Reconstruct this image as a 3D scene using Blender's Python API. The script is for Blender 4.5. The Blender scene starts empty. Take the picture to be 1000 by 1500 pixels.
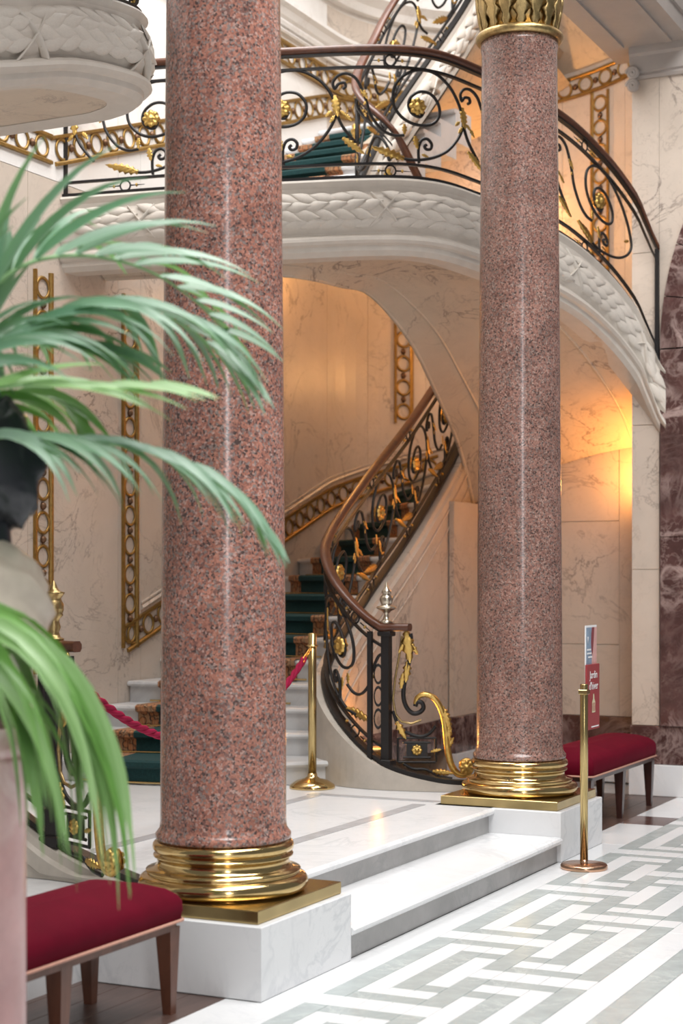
import bpy, math, random
from mathutils import Vector, Matrix, noise
random.seed(7)
S = bpy.context.scene
COL = S.collection
V3 = Vector

# ------------------------------------------------------------------ camera, world, light, exposure
FPX = 2443.0; HC = 1.52; YH = 855.0
_n = math.hypot(.439, .898)
UX, UY = .439/_n, .898/_n               # world x axis in camera ground coords; world y = (-UY, UX)
P0 = (-.291, 6.045)
def lift(px, py, D):
    """photo pixel + distance -> world point"""
    X = (px-500)/FPX*D; rx, ry = X-P0[0], D-P0[1]
    return V3((rx*UX+ry*UY, -rx*UY+ry*UX, HC-(py-YH)*D/FPX))
cam_d = bpy.data.cameras.new('camera'); cam = bpy.data.objects.new('camera', cam_d); COL.objects.link(cam)
cam.location = (-(P0[0]*UX+P0[1]*UY), P0[0]*UY-P0[1]*UX, HC)
cam.rotation_euler = (math.pi/2, 0, math.atan2(UX, UY)-math.pi/2)
cam_d.sensor_fit = 'HORIZONTAL'; cam_d.sensor_width = 24.0; cam_d.lens = 24.0*FPX/1000
cam_d.shift_y = .105
cam_d.dof.use_dof = True; cam_d.dof.focus_distance = 8.2; cam_d.dof.aperture_fstop = 2.6
S.camera = cam

w = bpy.data.worlds.new('world'); S.world = w; w.use_nodes = True
w.node_tree.nodes['Background'].inputs[0].default_value = (.90, .95, 1.0, 1)
w.node_tree.nodes['Background'].inputs[1].default_value = .15

def area(name, loc, target, sx, sy, power, color=(1, 1, 1)):
    l = bpy.data.lights.new(name, 'AREA'); l.shape = 'RECTANGLE'; l.size = sx; l.size_y = sy
    l.energy = power; l.color = color
    o = bpy.data.objects.new(name, l); COL.objects.link(o); o.location = loc
    o.rotation_euler = (V3(target)-V3(loc)).to_track_quat('-Z', 'Y').to_euler()
    return o
area('skylight_garden', (-.8, -2.5, 9.5), (-.8, -2.3, 0), 9, 4.4, 1250, (1, .985, .97))
area('skylight_stair_hall', (3.9, 2.2, 8.6), (3.9, 2.3, 0), 4.2, 2.2, 300, (1, .985, .97))
area('window_garden', (-8.2, -6.2, 3.6), (1.5, .6, 1.5), .8, 4.6, 135, (1, 1, 1))

S.view_settings.view_transform = 'Standard'; S.view_settings.look = 'None'
S.view_settings.gamma = 1.0; S.view_settings.use_curve_mapping = False
S.view_settings.exposure = 0.25

# ------------------------------------------------------------------ materials
def new_mat(name):
    m = bpy.data.materials.new(name); m.use_nodes = True
    nt = m.node_tree; return m, nt, nt.nodes['Principled BSDF'], nt.nodes, nt.links
def coords(nt, scale=1.0, which='Object'):
    tc = nt.nodes.new('ShaderNodeTexCoord'); mp = nt.nodes.new('ShaderNodeMapping')
    mp.inputs['Scale'].default_value = (scale,)*3 if not isinstance(scale, tuple) else scale
    nt.links.new(tc.outputs[which], mp.inputs[0]); return mp.outputs[0]
def ramp(nt, src, stops, interp='LINEAR'):
    r = nt.nodes.new('ShaderNodeValToRGB'); r.color_ramp.interpolation = interp
    while len(r.color_ramp.elements) < len(stops): r.color_ramp.elements.new(.5)
    for e, (p, c) in zip(r.color_ramp.elements, stops):
        e.position = p; e.color = (c[0], c[1], c[2], 1)
    nt.links.new(src, r.inputs[0]); return r.outputs[0]
def noise_n(nt, vec, scale, detail=4, rough=.55, dist=0.0):
    n = nt.nodes.new('ShaderNodeTexNoise'); n.inputs['Scale'].default_value = scale
    n.inputs['Detail'].default_value = detail; n.inputs['Roughness'].default_value = rough
    n.inputs['Distortion'].default_value = dist
    nt.links.new(vec, n.inputs['Vector']); return n.outputs['Fac']
def mixc(nt, fac, a, b, mode='MIX'):
    m = nt.nodes.new('ShaderNodeMixRGB'); m.blend_type = mode
    for i, v in ((0, fac), (1, a), (2, b)):
        if hasattr(v, 'is_linked') or hasattr(v, 'links'): nt.links.new(v, m.inputs[i])
        elif isinstance(v, (int, float)): m.inputs[i].default_value = v
        else: m.inputs[i].default_value = (v[0], v[1], v[2], 1)
    return m.outputs[0]
def bump(nt, b, h, strength=.2, dist=.01):
    n = nt.nodes.new('ShaderNodeBump'); n.inputs['Strength'].default_value = strength
    n.inputs['Distance'].default_value = dist
    nt.links.new(h, n.inputs['Height']); nt.links.new(n.outputs[0], b.inputs['Normal'])

def plain(name, c, rough=.5, metal=0.0, coat=0.0, var=.0, vscale=20, bmp=0.0):
    m, nt, b, N, L = new_mat(name)
    b.inputs['Base Color'].default_value = (*c, 1); b.inputs['Roughness'].default_value = rough
    b.inputs['Metallic'].default_value = metal; b.inputs['Coat Weight'].default_value = coat
    if var or bmp:
        f = noise_n(nt, coords(nt), vscale, 5, .6)
        if var:
            L.new(ramp(nt, f, [(.3, tuple(x*(1-var) for x in c)), (.7, tuple(min(1, x*(1+var)) for x in c))]), b.inputs['Base Color'])
        if bmp: bump(nt, b, f, bmp)
    return m
def marble(name, base, vein, scale=1.0, rough=.22, width=.035, cloud=.08, amount=.8):
    m, nt, b, N, L = new_mat(name)
    co = coords(nt, scale)
    n1 = noise_n(nt, co, 1.1, 7, .62, .9)
    v1 = ramp(nt, n1, [(.5-width, (0, 0, 0)), (.5, (1, 1, 1)), (.5+width, (0, 0, 0))])
    n2 = noise_n(nt, co, 3.1, 6, .6, 1.4)
    v2 = ramp(nt, n2, [(.5-width*.6, (0, 0, 0)), (.5, (.55, .55, .55)), (.5+width*.6, (0, 0, 0))])
    gate = ramp(nt, noise_n(nt, co, .8, 2), [(.42, (.12, .12, .12)), (.62, (1, 1, 1))])
    veins = mixc(nt, 1.0, mixc(nt, 1.0, v1, v2, 'LIGHTEN'), gate, 'MULTIPLY')
    cl = ramp(nt, noise_n(nt, co, 2.2, 4), [(.3, tuple(x*(1-cloud) for x in base)), (.7, base)])
    sc = nt.nodes.new('ShaderNodeMath'); sc.operation = 'MULTIPLY'; sc.inputs[1].default_value = amount
    L.new(veins, sc.inputs[0])
    L.new(mixc(nt, sc.outputs[0], cl, vein), b.inputs['Base Color'])
    b.inputs['Roughness'].default_value = rough
    return m
def granite(name, cols, scale=70, rough=.24):
    m, nt, b, N, L = new_mat(name)
    co = coords(nt)
    vo = N.new('ShaderNodeTexVoronoi'); vo.inputs['Scale'].default_value = scale
    nz = N.new('ShaderNodeTexNoise'); nz.inputs['Scale'].default_value = scale*.9; nz.inputs['Detail'].default_value = 3
    L.new(co, nz.inputs['Vector'])
    ad = N.new('ShaderNodeVectorMath'); ad.operation = 'MULTIPLY_ADD'; ad.inputs[1].default_value = (.012,)*3
    L.new(nz.outputs['Color'], ad.inputs[0]); L.new(co, ad.inputs[2]); L.new(ad.outputs[0], vo.inputs['Vector'])
    sp = N.new('ShaderNodeSeparateColor'); L.new(vo.outputs['Color'], sp.inputs[0])
    c = ramp(nt, sp.outputs[0], cols, 'CONSTANT')
    big = ramp(nt, noise_n(nt, co, 5, 4), [(.3, (.72, .70, .70)), (.7, (1.12, 1.1, 1.1))])
    fine = ramp(nt, noise_n(nt, co, scale*2.2, 3), [(.35, (.7, .7, .7)), (.65, (1.15, 1.15, 1.15))])
    L.new(mixc(nt, 1, mixc(nt, 1, c, big, 'MULTIPLY'), fine, 'MULTIPLY'), b.inputs['Base Color'])
    b.inputs['Roughness'].default_value = rough; b.inputs['Coat Weight'].default_value = .22
    b.inputs['Coat Roughness'].default_value = .10
    return m
M = {}
M['marble_white'] = marble('white_marble', (.76, .765, .775), (.48, .50, .53), 1.6, .25, .03, .05, .45)
M['marble_tile'] = marble('white_tile_marble', (.77, .78, .79), (.60, .62, .65), 2.2, .2, .03, .04, .4)
M['marble_green'] = marble('grey_green_marble', (.43, .475, .47), (.66, .70, .69), 4.0, .22, .03, .18, .5)
M['marble_step'] = marble('shaded_riser_marble', (.43, .42, .41), (.28, .28, .28), 2.4, .35, .04, .25, .6)  # greyer than the treads: riser shade under overhead light, put into the colour
M['marble_stair_shaded'] = marble('shaded_stair_marble', (.63, .63, .63), (.45, .45, .46), 2.0, .3, .03, .12, .5)  # white marble greyed, the lower flight's shade is painted into its colour
M['marble_wall'] = marble('cream_wall_marble', (.61, .52, .44), (.17, .125, .105), 1.7, .38, .015, .10, .85)
M['marble_soffit'] = marble('soffit_marble', (.62, .515, .405), (.20, .145, .12), 2.2, .42, .020, .10, .9)
M['marble_pale'] = marble('pale_upper_marble', (.84, .81, .78), (.66, .60, .56), 1.2, .35, .025, .05, .5)
M['marble_dark'] = marble('dark_red_marble', (.105, .050, .045), (.48, .36, .33), 2.6, .18, .06, .45, .8)
M['marble_pink'] = marble('pink_marble', (.62, .34, .33), (.86, .76, .74), 2.4, .25, .12, .3, .8)
M['marble_band'] = plain('band_grey_marble', (.44, .44, .45), .25, var=.15, vscale=9)
M['plaster'] = plain('carved_stone', (.62, .565, .50), .55, var=.05, vscale=12, bmp=.05)
M['curb_stone'] = plain('curb_stone', (.50, .45, .39), .5, var=.12, vscale=7, bmp=.05)
M['cornice'] = plain('cornice_stone', (.38, .34, .315), .6, var=.04, vscale=9)
M['granite'] = granite('red_granite', [(0, (.10, .065, .058)), (.10, (.23, .115, .095)), (.30, (.38, .165, .12)), (.55, (.48, .22, .16)), (.74, (.27, .21, .19)), (.90, (.50, .32, .27))], 120)
M['granite2'] = granite('brown_granite', [(0, (.085, .056, .048)), (.10, (.19, .10, .082)), (.32, (.29, .155, .122)), (.58, (.35, .19, .15)), (.74, (.22, .165, .145)), (.90, (.39, .265, .22))], 125)
M['brass'] = plain('polished_brass', (.66, .475, .215), .15, 1.0, var=.12, vscale=6)
M['brass_plate'] = plain('brass_plate', (.50, .38, .175), .24, 1.0, var=.12, vscale=7)
M['gilt'] = plain('gilded_bronze', (.66, .43, .13), .33, 1.0, var=.22, vscale=60, bmp=.15)
M['bronze'] = plain('aged_bronze', (.46, .33, .15), .34, 1.0, var=.25, vscale=50, bmp=.2)
M['boss'] = plain('dark_bronze_boss', (.16, .085, .045), .45, .6, var=.3, vscale=70)
M['gold_frame'] = plain('gold_frame', (.33, .195, .055), .42, .7, var=.2, vscale=35)
M['iron'] = plain('black_iron', (.014, .012, .012), .45, .2)
M['silver'] = plain('silvered_bronze', (.58, .52, .42), .28, 1.0, var=.25, vscale=50)
M['copper'] = plain('copper_base', (.62, .38, .25), .25, 1.0, var=.1)
def wood(name, a, b2, rough=.3, scale=(3, 3, 40)):
    m, nt, b, N, L = new_mat(name)
    f = noise_n(nt, coords(nt, scale), 2.0, 6, .6, .6)
    L.new(ramp(nt, f, [(.3, a), (.7, b2)]), b.inputs['Base Color'])
    b.inputs['Roughness'].default_value = rough; b.inputs['Coat Weight'].default_value = .15
    b.inputs['Coat Roughness'].default_value = .2
    return m
M['mahogany'] = wood('mahogany', (.065, .020, .009), (.125, .040, .017), .38, (9, 9, 9))
M['leg_wood'] = wood('bench_leg_wood', (.085, .030, .016), (.15, .055, .030), .4, (12, 12, 3))
M['leg_dark'] = wood('bench_leg_dark_wood', (.030, .012, .010), (.055, .022, .018), .32, (12, 12, 3))
M['floor_wood'] = wood('dark_floor_wood', (.060, .034, .027), (.105, .062, .050), .38, (2, 18, 2))
def velvet(name, c):
    m, nt, b, N, L = new_mat(name)
    f = noise_n(nt, coords(nt), 9, 5)
    L.new(ramp(nt, f, [(.3, tuple(x*.8 for x in c)), (.7, c)]), b.inputs['Base Color'])
    b.inputs['Roughness'].default_value = .85; b.inputs['Specular IOR Level'].default_value = .12
    b.inputs['Sheen Weight'].default_value = .08; b.inputs['Sheen Roughness'].default_value = .35
    b.inputs['Sheen Tint'].default_value = (.8, .05, .14, 1)
    bump(nt, b, noise_n(nt, coords(nt), 400, 2), .1, .002)
    return m
M['velvet'] = velvet('crimson_velvet', (.115, .0012, .012))
M['rope'] = velvet('crimson_rope', (.30, .012, .05))
M['piping'] = plain('braid_trim', (.52, .27, .20), .7, var=.2, vscale=200)
M['carpet'] = plain('green_carpet', (.009, .046, .047), .95, var=.25, vscale=90, bmp=.3)
def border_mat():
    m, nt, b, N, L = new_mat('carpet_border_pattern')
    co = coords(nt, 1.0)
    vo = N.new('ShaderNodeTexVoronoi'); vo.inputs['Scale'].default_value = 22; L.new(co, vo.inputs['Vector'])
    wv = N.new('ShaderNodeTexWave'); wv.inputs['Scale'].default_value = 9; wv.inputs['Distortion'].default_value = 5
    wv.bands_direction = 'Y'; L.new(co, wv.inputs['Vector'])
    c1 = ramp(nt, vo.outputs['Distance'], [(.0, (.50, .24, .11)), (.36, (.42, .17, .07)), (.5, (.03, .022, .02)), (.62, (.42, .27, .15))], 'CONSTANT')
    c2 = ramp(nt, wv.outputs['Fac'], [(.25, (.33, .14, .06)), (.55, (.50, .30, .17)), (.85, (.05, .03, .025))])
    L.new(mixc(nt, .45, c1, c2), b.inputs['Base Color']); b.inputs['Roughness'].default_value = .95
    return m
M['carpet_border'] = border_mat()
def leaf_mat(name, a, b2):
    m, nt, b, N, L = new_mat(name)
    f = noise_n(nt, coords(nt), 3, 3)
    oi = N.new('ShaderNodeObjectInfo')
    c = mixc(nt, oi.outputs['Random'], a, b2)
    sh = ramp(nt, f, [(.3, (.8, .8, .8)), (.7, (1.1, 1.1, 1.1))])
    L.new(mixc(nt, 1, c, sh, 'MULTIPLY'), b.inputs['Base Color'])
    b.inputs['Roughness'].default_value = .38
    b.inputs['Transmission Weight'].default_value = 0
    b.inputs['Subsurface Weight'].default_value = 0
    tr = N.new('ShaderNodeBsdfTranslucent'); tr.inputs[0].default_value = (.22, .50, .07, 1)
    mx = N.new('ShaderNodeMixShader'); mx.inputs[0].default_value = .22
    L.new(b.outputs[0], mx.inputs[1]); L.new(tr.outputs[0], mx.inputs[2])
    L.new(mx.outputs[0], N['Material Output'].inputs[0])
    return m
M['palm_blue'] = leaf_mat('palm_leaf', (.11, .25, .15), (.34, .48, .38))
M['palm_green'] = leaf_mat('palm_leaf_bright', (.13, .30, .06), (.34, .52, .24))
M['rachis'] = plain('palm_stem', (.26, .44, .20), .45)
M['black_stone'] = plain('black_marble_bust', (.012, .014, .019), .30, var=.3, vscale=8)
M['alabaster'] = marble('alabaster_drapery', (.72, .62, .52), (.40, .28, .21), 5, .35, .07, .2, .6)
M['terracotta'] = plain('planter_glaze', (.10, .12, .12), .3, var=.2)
M['soil'] = plain('soil', (.03, .02, .015), .95, var=.4, bmp=.6)
M['sign_red'] = plain('sign_red', (.30, .040, .045), .4)
M['sign_white'] = plain('sign_white', (.80, .80, .80), .4)
M['sign_cream'] = plain('sign_cream', (.62, .56, .36), .5)
M['sign_blue'] = plain('sign_blue', (.23, .31, .41), .4, var=.25, vscale=18)
M['sign_pink'] = plain('sign_pink', (.62, .36, .33), .4, var=.15, vscale=20)
M['sign_maroon'] = plain('sign_maroon', (.22, .05, .06), .4)
M['white_paint'] = plain('lamp_enamel', (.75, .73, .70), .4)
def emis(name, c, s):
    m, nt, b, N, L = new_mat(name)
    b.inputs['Emission Color'].default_value = (*c, 1); b.inputs['Emission Strength'].default_value = s
    b.inputs['Base Color'].default_value = (*c, 1)
    return m
M['bulb'] = emis('warm_bulb', (1, .62, .28), 14)

# ------------------------------------------------------------------ mesh helpers
class MB:
    def __init__(s): s.v = []; s.f = []; s.sm = []
    def quad(s, *i, smooth=False): s.f.append(tuple(i)); s.sm.append(smooth)
    def box(s, x0, x1, y0, y1, z0, z1, bev=0.0):
        n = len(s.v)
        if not bev:
            s.v += [V3(p) for p in ((x0,y0,z0),(x1,y0,z0),(x1,y1,z0),(x0,y1,z0),(x0,y0,z1),(x1,y0,z1),(x1,y1,z1),(x0,y1,z1))]
            for q in ((0,3,2,1),(4,5,6,7),(0,1,5,4),(1,2,6,5),(2,3,7,6),(3,0,4,7)): s.quad(*[n+i for i in q])
        else:
            b = bev
            rings = [(z0, b), (z0+b, 0), (z1-b, 0), (z1, b)]
            for z, k in rings:
                s.v += [V3(p) for p in ((x0+k,y0+k,z),(x1-k,y0+k,z),(x1-k,y1-k,z),(x0+k,y1-k,z))]
            s.quad(n, n+3, n+2, n+1); s.quad(n+12, n+13, n+14, n+15)
            for r in range(3):
                for i in range(4):
                    j = (i+1) % 4
                    s.quad(n+r*4+i, n+r*4+j, n+r*4+4+j, n+r*4+4+i)
        return s
    def grid(s, rows, closed_u=False, smooth=True, flip=False):
        """rows: list of lists of points"""
        n = len(s.v); m = len(rows[0])
        for r in rows: s.v += [V3(p) for p in r]
        for i in range(len(rows)-1):
            for j in range(m if closed_u else m-1):
                k = (j+1) % m
                q = (n+i*m+j, n+i*m+k, n+(i+1)*m+k, n+(i+1)*m+j)
                s.quad(*(q[::-1] if flip else q), smooth=smooth)
        return s
    def fan(s, ring, flip=False, smooth=False):
        n = len(s.v); s.v += [V3(p) for p in ring]
        idx = list(range(n, n+len(ring)))
        s.quad(*(idx[::-1] if flip else idx), smooth=smooth); return s
    def lathe(s, prof, seg=48, c=(0, 0, 0), smooth=True, cap=True):
        c = V3(c); rows = []
        for r, z in prof:
            rows.append([c+V3((r*math.cos(2*math.pi*i/seg), r*math.sin(2*math.pi*i/seg), z)) for i in range(seg)])
        s.grid(rows, True, smooth)
        if cap:
            if prof[0][0] > 1e-4: s.fan(rows[0], True)
            if prof[-1][0] > 1e-4: s.fan(rows[-1])
        return s
    def tube(s, path, r, sides=6, taper=None, cap=True, smooth=True, flat=None):
        path = [V3(p) for p in path]; n = len(path); rows = []
        up = V3((0, 0, 1)); prev = None
        for i, p in enumerate(path):
            t = (path[min(i+1, n-1)]-path[max(i-1, 0)])
            if t.length < 1e-9: t = V3((1, 0, 0))
            t.normalize()
            if prev is None:
                a = up.cross(t)
                if a.length < .1: a = V3((1, 0, 0)).cross(t)
            else: a = prev-t*prev.dot(t)
            a.normalize(); prev = a; b = t.cross(a)
            rr = r if taper is None else r*taper(i/(n-1))
            k = 1.0 if flat is None else flat
            rows.append([p+a*rr*math.cos(2*math.pi*j/sides)+b*rr*k*math.sin(2*math.pi*j/sides) for j in range(sides)])
        s.grid(rows, True, smooth)
        if cap: s.fan(rows[0], True); s.fan(rows[-1])
        return s
    def sweep(s, prof, path, outs, closed=True, smooth=False, cap=True):
        """prof: (out,h) list; path: points; outs: horizontal outward unit vectors"""
        rows = [[p+o*a+V3((0, 0, h)) for a, h in prof] for p, o in zip(path, outs)]
        s.grid(rows, closed, smooth)
        if cap and closed: s.fan(rows[0], True); s.fan(rows[-1])
        return s
def rel(parent):
    o = V3((0, 0, 0)); p = parent
    while p is not None: o = o+p.location; p = p.parent
    return o
def link(name, me, parent=None, loc=None):
    o = bpy.data.objects.new(name, me); COL.objects.link(o)
    if parent is not None: o.parent = parent
    if loc is not None: o.location = loc
    return o
def mesh_of(mb, name, mat, off=V3((0, 0, 0))):
    me = bpy.data.meshes.new(name)
    me.from_pydata([tuple(v-off) for v in mb.v], [], mb.f)
    me.polygons.foreach_set('use_smooth', mb.sm)
    if mat: me.materials.append(M[mat] if isinstance(mat, str) else mat)
    me.update(); return me
def obj(name, mb, mat, parent=None, label=None, world=True):
    """one mesh object; vertices given in world coordinates (relative to the thing's base when parented)"""
    off = rel(parent) if (parent is not None and world) else V3((0, 0, 0))
    o = link(name, mesh_of(mb, name, mat, off), parent)
    if label: o['label'] = label
    return o
def thing(name, label, cat, loc=(0, 0, 0), rz=0, group=None, kind=None):
    o = bpy.data.objects.new(name, None); COL.objects.link(o); o.location = loc
    o.rotation_euler = (0, 0, rz); o.empty_display_size = .1
    o['label'] = label
    if kind: o['kind'] = kind
    else: o['category'] = cat
    if group: o['group'] = group
    return o
def tag(o, label, cat, group=None):
    o['label'] = label; o['category'] = cat
    if group: o['group'] = group
    return o
def struct(o, label):
    o['kind'] = 'structure'; o['label'] = label; return o
def put(name, me, parent, pos, xdir, zdir, scale=1.0):
    """shared-mesh piece placed in world by axes, under an unrotated thing"""
    x = V3(xdir).normalized(); z = V3(zdir); z = (z-x*z.dot(x)).normalized(); y = z.cross(x)
    mat = Matrix((x, y, z)).transposed().to_4x4()
    o = link(name, me, parent)
    sc = scale if isinstance(scale, tuple) else (scale,)*3
    o.matrix_local = Matrix.Translation(V3(pos)-rel(parent)) @ mat @ Matrix.Diagonal((*sc, 1))
    return o
def catmull(P, n=8):
    P = [V3(p) for p in P]; out = []
    Q = [P[0]*2-P[1]]+P+[P[-1]*2-P[-2]]
    for i in range(1, len(Q)-2):
        a, b, c, d = Q[i-1], Q[i], Q[i+1], Q[i+2]
        for k in range(n):
            t = k/n
            out.append(.5*((2*b)+(c-a)*t+(2*a-5*b+4*c-d)*t*t+(3*b-a-3*c+d)*t**3))
    out.append(P[-1]); return out
def resample(P, step):
    L = [0.0]
    for a, b in zip(P, P[1:]): L.append(L[-1]+(b-a).length)
    n = max(2, int(round(L[-1]/step))+1); out = []; j = 0
    for k in range(n):
        s = L[-1]*k/(n-1)
        while j < len(L)-2 and L[j+1] < s: j += 1
        d = L[j+1]-L[j]; t = 0 if d < 1e-9 else (s-L[j])/d
        out.append(P[j].lerp(P[j+1], max(0, min(1, t))))
    return out
def outs_of(P, side=1):
    """horizontal normals; side=+1: to the right of travel"""
    r = []
    for i in range(len(P)):
        t = P[min(i+1, len(P)-1)]-P[max(i-1, 0)]; t.z = 0; t.normalize()
        r.append(V3((t.y, -t.x, 0))*side)
    return r
class Path:
    """plan-length parametrised path"""
    def __init__(s, P, side=1):
        s.P = [V3(p) for p in P]; s.L = [0.0]
        for a, b in zip(s.P, s.P[1:]): s.L.append(s.L[-1]+math.hypot(b.x-a.x, b.y-a.y))
        s.len = s.L[-1]; s.side = side
    def at(s, t):
        import bisect
        t = max(0, min(s.len-1e-6, t)); j = max(0, min(len(s.L)-2, bisect.bisect_right(s.L, t)-1))
        d = s.L[j+1]-s.L[j]; return s.P[j].lerp(s.P[j+1], (t-s.L[j])/d if d > 1e-9 else 0)
    def tan(s, t):
        v = s.at(t+.02)-s.at(t-.02); return v.normalized()
    def out(s, t):
        v = s.tan(t); v = V3((v.x, v.y, 0)).normalized(); return V3((v.y, -v.x, 0))*s.side

# ------------------------------------------------------------------ shared ornament meshes
def rosette_mesh(name, mat, petals=8):
    mb = MB(); seg = petals*4; rows = []
    for r, h in ((1.0, .0), (.95, .22), (.68, .42), (.46, .22), (.32, .46), (.0, .58)):
        row = []
        for i in range(seg):
            a = 2*math.pi*i/seg; k = abs(math.cos(a*petals/2))
            rr = r*(1-.16*(1-k)) if r > .5 else r
            hh = h*(.55+.45*k) if r > .4 else h
            row.append((rr*math.cos(a), rr*math.sin(a), hh))
        rows.append(row)
    mb.grid(rows, True); mb.fan(rows[0], True); return mesh_of(mb, name, mat)
def acanthus_mesh(name, mat, lobes=4, curl=.5):
    """unit-length leaf along +x, face +z"""
    mb = MB(); n = lobes*3; rows = []; back = []
    for i in range(n+1):
        t = i/n; w = .34*math.sin(math.pi*min(1, t*.92+.06))**.8*(1-.35*t)
        w *= 1+.34*math.sin(t*lobes*2*math.pi)
        w = max(w, .015)
        z = .10*math.sin(math.pi*t)+curl*max(0, t-.6)**2*2.2; x = t-curl*max(0, t-.75)**2*1.6
        rows.append([(x-.08*w, -w, z-.05), (x, -w*.5, z+.05), (x, 0, z+.0), (x, w*.5, z+.05), (x-.08*w, w, z-.05), (x, w*.4, z-.10), (x, -w*.4, z-.10)])
    mb.grid(rows, True); mb.fan(rows[0], True); mb.fan(rows[-1]); return mesh_of(mb, name, mat)
def ring_mesh(name, mat, R=1.0, r=.16, seg=20, sides=6, flat=.6):
    mb = MB(); rows = []
    for i in range(seg+1):
        a = 2*math.pi*i/seg
        rows.append([((R+r*math.cos(b))*math.cos(a), (R+r*math.cos(b))*math.sin(a), r*flat*math.sin(b)) for b in [2*math.pi*j/sides for j in range(sides)]])
    mb.grid(rows, True); return mesh_of(mb, name, mat)
def bead_mesh(name, mat, seg=8):
    mb = MB(); mb.lathe([(.55, -.5), (1, 0), (.6, .55), (.0, .8)], seg); return mesh_of(mb, name, mat)
ROS = rosette_mesh('rosette', 'gilt'); ACA = acanthus_mesh('acanthus', 'gilt', 4, .5); ACL = acanthus_mesh('acanthus_long', 'gilt', 6, .25)
ACB = acanthus_mesh('acanthus_bronze', 'bronze', 4, .5)
RING_IRON = ring_mesh('rail_ring', 'iron', 1, .18, 14, 5, 1); BEAD = bead_mesh('gilt_bud', 'gilt')
RING_GOLD = ring_mesh('guilloche_ring', 'gold_frame', 1, .19, 20, 5, .6); BOSS = bead_mesh('guilloche_boss', 'boss', 8)
def laurel_mesh():
    mb = MB(); rows = []
    for i in range(7):
        t = i/6; w = .5*math.sin(math.pi*(t*.96+.02))**1.15; z = .16*math.sin(math.pi*t)+.22*t
        rows.append([(t-.5, -w, -.06), (t-.5, -w*.8, z*.7), (t-.5, 0, z+.03), (t-.5, w*.8, z*.7), (t-.5, w, -.06)])
    mb.grid(rows); return mesh_of(mb, 'laurel_leaf', 'plaster')
LAUREL = laurel_mesh()

ZP = .2735      # raised stair-hall floor
ZL = 4.03       # upper landing
YW = 3.43       # stair-hall back wall

# ------------------------------------------------------------------ floor of the winter garden
fl = thing('floor', 'white marble floor with an inlaid grey-green meander band', None, (0, 0, 0), kind='structure')
obj('floor_bed', MB().box(-9, 11, -9, 4, -.12, -.012), 'marble_step', fl)
def tile_mesh(w, d, mat, bev=.0015):
    mb = MB(); mb.box(0, w, 0, d, -.012, 0, bev); return mesh_of(mb, 'tile', mat)
TILES = {}
def tile(name, x0, x1, y0, y1, mat, gap=.0012, top=0.0):
    w, d = round(x1-x0-2*gap, 4), round(y1-y0-2*gap, 4)
    k = (w, d, mat)
    if k not in TILES: TILES[k] = tile_mesh(w, d, mat)
    return link(name, TILES[k], fl, (x0+gap, y0+gap, top))
C = .0963; XO = 2.587; YO = -.135
def ycell(j): return YO-j*C
dark = []
for k in range(-4, 5):
    o = 13*k
    dark += [(o-11.55, o, 0, 1), (o-11.55, o-10.55, 1, 4), (o-1, o, 1, 4), (o-9.5, o-2.15, 2, 3),
             (o-9.5, o-8.5, 3, 4), (o-3.15, o-2.15, 3, 4), (o-11.55, o-6.5, 4, 5), (o-5.05, o, 4, 5),
             (o-7.5, o-6.5, 5, 8), (o-5.05, o-4.05, 5, 8), (o-18.05, o-6.5, 8, 9),
             (o-9.6, o-8.6, 5, 6), (o-15.95, o-8.6, 6, 7), (o-15.95, o-14.95, 5, 6)]
def cuts(lo, hi):
    """white strips: each row of the band cut at the dark bars"""
    return lo, hi
XLO, XHI = -2.2, 6.43
for a, b, j0, j1 in dark:
    xa, xb = max(XLO, XO+a*C), min(XHI, XO+b*C)
    if xb-xa > .02: tile('inlay_strip', xa, xb, ycell(j1), ycell(j0), 'marble_green')
for j in range(9):
    segs = sorted((max(XLO, XO+a*C), min(XHI, XO+b*C)) for a, b, j0, j1 in dark if j0 <= j < j1)
    segs = [s for s in segs if s[1]-s[0] > .02]
    x = XLO
    for a, b in segs+[(XHI, XHI)]:
        if a-x > .02: tile('white_strip', x, a, ycell(j+1), ycell(j), 'marble_tile')
        x = max(x, b)
YS0, YS1 = -1.143, -1.25
x = XLO
while x < XHI:
    x2 = min(XHI, x+1.35)
    tile('inlay_strip', x, x2, YS1, YS0, 'marble_green')
    tile('white_strip', x, x2, YS0, ycell(9), 'marble_tile')
    x = x2
for i in range(9):
    for j in range(8):
        xa = XLO-2.4+1.23*i+(.4 if j % 2 else 0); ya = YS1-.9*(j+1)
        tile('white_slab', xa, min(XHI, xa+1.23), ya, ya+.9, 'marble_tile')
x = XLO
for x2 in (-1.1, 0, 1.05, 2.2, 3.4, 4.13, 4.98, 5.37, 6.43):          # white border strip below the steps
    if abs(x-4.98) < .01:
        tile('dark_inlay', x, x2, YO, .15, 'marble_dark')
    else: tile('white_border', x, x2, YO, .02 if (-.01 <= x < 4.1) else .15, 'marble_tile')
    x = x2
for i in range(5):                                                      # dark boards between plinths and walls
    for xa, xb in ((-2.2, 0.0), (4.13, 6.43)):
        y0 = .15+i*.15; y1 = y0+.15
        n = 2; st = (xb-xa)/n; off = .35 if i % 2 else 0
        for q in ([xa, xa+st+off, xb] if off else [xa, xa+st, xb]),:
            for a, b in zip(q, q[1:]): tile('floor_board', a, b, y0, y1, 'floor_wood')
for xa, xb in ((-2.2, 0.0), (4.13, 7.1)):
    tile('floor_board', xa, xb, .9, 1.9, 'floor_wood')

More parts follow.
